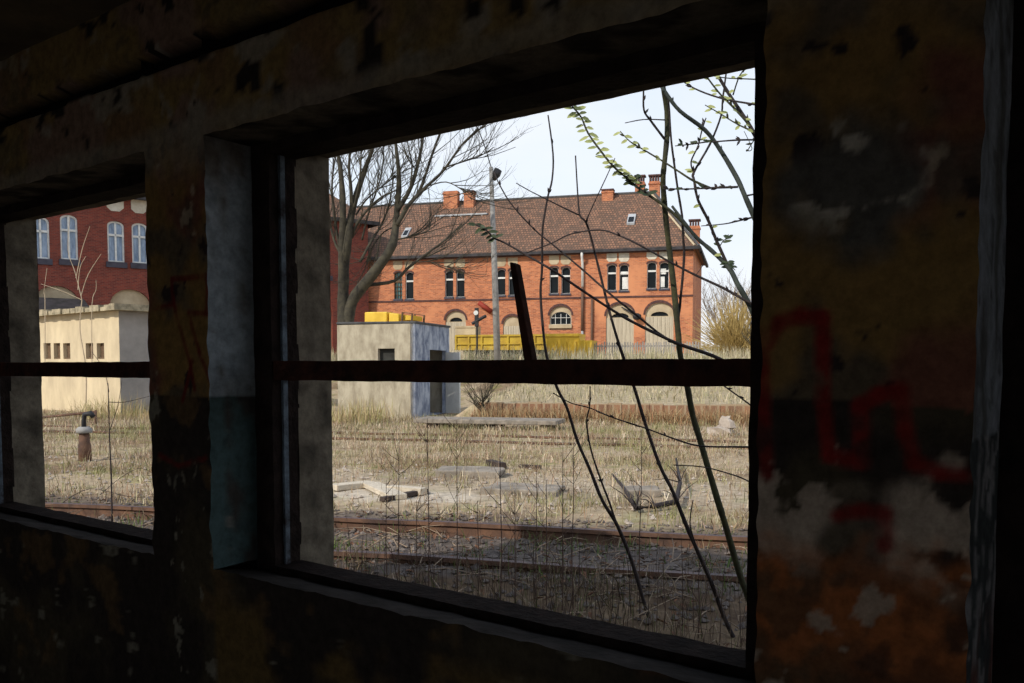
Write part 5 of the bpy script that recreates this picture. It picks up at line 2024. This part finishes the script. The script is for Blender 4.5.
# ------------------------------------------------------------------ dry weed stalks below the windows
ST = [(402, 440, 600), (428, 418, 605), (459, 420, 600), (498, 440, 612), (537, 470, 612), (548, 480, 608), (562, 440, 612), (575, 448, 615), (641, 430, 620), (418, 500, 590), (476, 500, 600), (516, 490, 606), (386, 480, 590),
      (662, 555, 640), (700, 560, 640)]
ORD = ['first', 'second', 'third', 'fourth', 'fifth', 'sixth', 'seventh', 'eighth', 'ninth', 'tenth', 'eleventh', 'twelfth', 'thirteenth', 'fourteenth', 'fifteenth']
order = sorted(range(len(ST)), key=lambda i: ST[i][0])
rk = random.Random(77)
for j, i in enumerate(order):
    x, y0, y1 = ST[i]
    d = GD(x, y1)
    b = P(x + rk.uniform(-2, 2), y1, d)
    gz = terrain(b)
    H = P(x, y0, d).z - gz
    t = thing('weed_stalk', '%s dry upright weed stalk counted from the left in the middle window' % ORD[j], 'weed', (b.x, b.y, gz), group='dry weed stalks below the middle window')
    m = MB()
    sw = rk.uniform(-0.02, 0.02)
    pts = [Vector((0, 0, -0.03)), Vector((sw, 0, H * 0.35)), Vector((-sw * 0.5, sw, H * 0.7)), Vector((sw, -sw, H))]
    sp_ = smooth_path(pts, 4)
    m.tube(sp_, [0.0045 - 0.003 * k / (len(sp_) - 1) for k in range(len(sp_))], 5)
    for k in range(rk.randint(5, 9)):
        q = sp_[rk.randrange(3, len(sp_) - 1)]
        a = rk.uniform(0, 6.28)
        L = rk.uniform(0.05, 0.16)
        dv = Vector((math.cos(a) * L, math.sin(a) * L, L * rk.uniform(0.7, 1.6)))
        m.tube([q, q + dv * 0.5 + Vector((0, 0, -0.01)), q + dv], [0.0022, 0.0018, 0.0008], 4)
    m.build('stalk', 'stalk_brown', t)
b = GP(112, 519)
t = thing('weed_stalk', 'tall dark bare stalk standing alone in the left window', 'weed', b)
m = MB()
top = P(108, 383, GD(112, 519))
stem(m, [b, b.lerp(top, 0.3) + Vector((0.01, 0, 0)), b.lerp(top, 0.6), top], 0.014, 0.006, seed=4)
m.build('stalk', 'bark_dark', t, world=True, smooth=True)
m = MB()
d_ = GD(112, 519)
stem(m, [P(109, 402, d_), P(125, 402, d_), P(150, 396, d_ - 0.2)], 0.006, 0.003, seed=5)
m.build('side_twig', 'bark_dark', t, world=True, smooth=True)
m = MB()
stem(m, [P(109, 392, d_), P(104, 370, d_), P(92, 352, d_)], 0.005, 0.003, seed=6)
m.build('side_twig', 'bark_dark', t, world=True, smooth=True)
m = MB()
stem(m, [P(110, 430, d_), P(118, 405, d_), P(122, 380, d_)], 0.005, 0.003, seed=7)
m.build('side_twig', 'bark_dark', t, world=True, smooth=True)
# fallen bramble canes in front of the left track
b = GP(130, 492)
t = thing('bramble', 'thin dark bramble canes lying before the track in the left window', 'bramble', b)
m = MB()
stem(m, [GP(100, 500) + Vector((0, 0, .05)), GP(122, 494) + Vector((0, 0, .2)), GP(142, 488) + Vector((0, 0, .25)), GP(160, 486) + Vector((0, 0, .1))], 0.006, 0.003, seed=2)
m.build('cane', 'bark_dark', t, world=True, smooth=True)
m = MB()
stem(m, [GP(60, 506) + Vector((0, 0, .05)), GP(90, 502) + Vector((0, 0, .15)), GP(130, 506) + Vector((0, 0, .12)), GP(160, 500) + Vector((0, 0, .05))], 0.006, 0.003, seed=3)
m.build('cane', 'bark_dark', t, world=True, smooth=True)
# pale shrub beside the ochre hut
sd_ = 26.6
gp = P(84, HOR, sd_)
gp.z = terrain(gp)
t = thing('bare_shrub', 'pale bare shrub rising over the roof of the ochre hut', 'shrub', gp)
m = MB()
fork = P(82, 300, sd_)
stem(m, [gp, P(86, 370, sd_), P(80, 330, sd_), fork], 0.028, 0.02, seed=3)
m.build('stem', 'bark_pale', t, world=True)
for k, pts in enumerate(([(82, 300), (75, 272), (68, 250), (70, 215)], [(76, 278), (82, 250), (90, 226)], [(81, 296), (88, 275), (101, 254)], [(82, 300), (62, 291), (41, 284)], [(78, 290), (80, 268), (86, 256)],
                         [(92, 305), (96, 290), (96, 280)], [(45, 300), (44, 292), (47, 268)])):
    m = MB()
    if k >= 5:
        pts = [(pts[0][0], 372)] + pts
    p_ = stem(m, trace(pts, sd_), 0.018, 0.008, seed=40 + k)
    m.build('branch', 'bark_pale', t, world=True)


# ------------------------------------------------------------------ bare trees further off
def grow(mb, p, d, L, r, lev, rr, spread=0.55, up=0.12, n=3):
    """recursive twig growth"""
    k = 4
    pts = [p]
    q = p.copy()
    dd = d.normalized()
    for i in range(k):
        dd = (dd + Vector((rr.uniform(-1, 1), rr.uniform(-1, 1), rr.uniform(-0.6, 1.0))) * 0.12 + Vector((0, 0, up * 0.3))).normalized()
        q = q + dd * L / k
        pts.append(q.copy())
    mb.tube(pts, [r * (1 - 0.5 * i / k) for i in range(k + 1)], 5 if r > 0.03 else 4, cap=False)
    if lev <= 0:
        return
    for j in range(n):
        i = rr.randrange(1, k + 1)
        ax = Vector((rr.uniform(-1, 1), rr.uniform(-1, 1), rr.uniform(-0.3, 0.6)))
        nd = (dd + ax * spread * 1.6).normalized()
        grow(mb, pts[i], nd, L * rr.uniform(0.5, 0.75), r * 0.5, lev - 1, rr, spread, up, n)


def limb_tree(t, limbs, d, mat_, twig_n, twig_L, lev, seed, twr=0.02):
    rr = random.Random(seed)
    for i, (pts, r0, r1) in enumerate(limbs):
        m = MB()
        w = trace(pts, d, d + rr.uniform(-1.5, 1.5) if i else d, 0.25, i)
        if i == 0 or pts[0][1] > 325:
            w = [Vector((w[0].x, w[0].y, terrain(w[0]) - 0.1))] + w
        path = stem(m, w, r0, r1, n=8, seed=seed + i)
        m.build('trunk' if r0 > 0.2 else 'bough', mat_, t, world=True, smooth=True)
        tw = MB()
        for k in range(twig_n):
            j = rr.randrange(len(path) // 3, len(path) - 1)
            dd = (path[j + 1] - path[j]).normalized()
            ax = Vector((rr.uniform(-1, 1), rr.uniform(-1, 1), rr.uniform(-0.3, 0.8)))
            grow(tw, path[j], dd + ax * 0.9, twig_L * rr.uniform(0.5, 1.1), twr, lev, rr)
        tw.build('twigs', mat_, t, world=True)


td = 38.0
g0 = P(345, HOR, td)
tr = thing('bare_tree', 'large bare tree with several leaning trunks behind the concrete hut', 'tree', (g0.x, g0.y, terrain(g0)))
limb_tree(tr, [
    ([(344, 345), (343, 310), (344, 270), (347, 245), (350, 222), (355, 200), (364, 172), (372, 150), (378, 125)], 0.42, 0.07),
    ([(347, 335), (352, 302), (373, 274), (390, 250), (395, 232), (397, 211), (399, 180), (397, 155), (393, 125)], 0.42, 0.06),
    ([(343, 300), (342, 250), (343, 210), (341, 175), (338, 155), (330, 130)], 0.26, 0.07),
    ([(397, 211), (411, 187), (420, 155), (424, 130)], 0.15, 0.06),
    ([(397, 225), (408, 206), (420, 190), (432, 155), (441, 130)], 0.14, 0.05),
    ([(404, 210), (425, 188), (443, 171), (461, 146), (478, 129)], 0.11, 0.04),
    ([(443, 168), (462, 162), (480, 156), (494, 147)], 0.05, 0.02),
    ([(367, 285), (394, 281), (408, 268), (425, 255), (445, 240), (462, 224)], 0.11, 0.04),
    ([(392, 240), (405, 238), (425, 232), (440, 222)], 0.06, 0.02),
    ([(350, 240), (358, 222), (372, 205), (385, 195), (398, 190)], 0.10, 0.03),
    ([(352, 218), (351, 190), (349, 165), (352, 140)], 0.13, 0.05),
    ([(360, 262), (372, 240), (383, 222), (390, 200), (394, 175)], 0.09, 0.03),
    ([(346, 262), (336, 245), (330, 225), (322, 200)], 0.10, 0.04),
    ([(418, 262), (430, 262), (450, 268)], 0.03, 0.02),
    ([(342, 260), (348, 230), (358, 190), (361, 160), (360, 130)], 0.09, 0.03),
    ([(340, 250), (335, 220), (332, 190), (334, 165), (340, 140)], 0.09, 0.03),
    ([(362, 240), (368, 215), (380, 180), (384, 150), (382, 130)], 0.07, 0.02),
    ([(356, 215), (366, 200), (380, 188), (396, 176), (410, 168)], 0.06, 0.02),
    ([(410, 188), (412, 165), (408, 145), (404, 130)], 0.06, 0.02),
    ([(428, 186), (446, 182), (462, 190), (472, 200)], 0.04, 0.015),
    ([(398, 226), (384, 232), (372, 248), (366, 262)], 0.05, 0.02),
], td, 'bark_tree', 10, 2.0, 2, 101, 0.021)


def twig_tree(name, label, px, d, H, spread, n, lev, m_, seed, r=0.09, base_r=0.15):
    g0 = P(px, HOR, d)
    gz = terrain(g0)
    t = thing(name, label, 'tree' if 'tree' in name else 'shrub', (g0.x, g0.y, gz))
    rr = random.Random(seed)
    m = MB()
    m.tube([(0, 0, -0.1), (rr.uniform(-.1, .1), 0, H * 0.25), (rr.uniform(-.2, .2), 0, H * 0.5)], [base_r, base_r * 0.8, base_r * 0.6], 7)
    m.build('trunk', m_, t)
    m = MB()
    for k in range(n):
        a = rr.uniform(0, 6.28)
        z = H * rr.uniform(0.2, 0.5)
        grow(m, Vector((0, 0, z)), Vector((math.cos(a) * spread, math.sin(a) * spread, 1)), H * 0.42, r, lev, rr, 0.5)
    m.build('twigs', m_, t)
    return t


twig_tree('bare_tree', 'grey bare tree beyond the yellow bush, close to the building corner', 716, 72, 5.6, 0.6, 12, 3, 'bark_far', 201, 0.05)
twig_tree('bare_tree', 'grey bare tree beyond the yellow bush, at the window edge', 752, 68, 6.2, 0.6, 12, 3, 'bark_far', 202, 0.05)
twig_tree('bare_tree', 'slim grey bare tree standing between the two behind the bush', 734, 78, 6.0, 0.4, 10, 3, 'bark_far', 203, 0.045)
# yellow willow bush
bd = 48.0
g0 = P(735, HOR, bd)
t = thing('willow_bush', 'rounded yellow willow bush to the right of the brick building', 'bush', (g0.x, g0.y, terrain(g0)))
rr = random.Random(9)
m = MB()
for k in range(800):
    a = rr.uniform(0, 6.28)
    el_ = rr.uniform(0.15, 1.5)
    rad = rr.uniform(1.5, 3.4)
    d = Vector((math.cos(a) * math.cos(el_), math.sin(a) * math.cos(el_), math.sin(el_) * 1.05))
    b0 = Vector((rr.uniform(-.4, .4), rr.uniform(-.4, .4), 0))
    m.tube([b0, b0 + d * rad * 0.5 + Vector((0, 0, 0.15)), b0 + d * rad + Vector((rr.uniform(-.2, .2), rr.uniform(-.2, .2), rr.uniform(-0.1, .3)))], [0.022, 0.016, 0.006], 4, cap=False)
m.build('stems', 'willow_yellow', t)
m = MB()
for k in range(5):
    a = rr.uniform(0, 6.28)
    m.tube([(0.2 * math.cos(a), 0.2 * math.sin(a), -0.1), (0.3 * math.cos(a), 0.3 * math.sin(a), 0.3), (0.6 * math.cos(a), 0.6 * math.sin(a), 0.9)], [0.10, 0.08, 0.03], 6)
m.build('trunk', 'bark_tree', t)
twig_tree('bare_shrub', 'low dark bare shrub growing between the concrete hut and the brick edge wall', 482, 24.9, 1.15, 1.2, 26, 2, 'bark_tree', 302, 0.012, 0.03)
twig_tree('bare_shrub', 'low brown bare shrub at the foot of the yellow bush', 752, 44, 1.9, 1.0, 18, 2, 'bark_tree', 301, 0.02, 0.05)
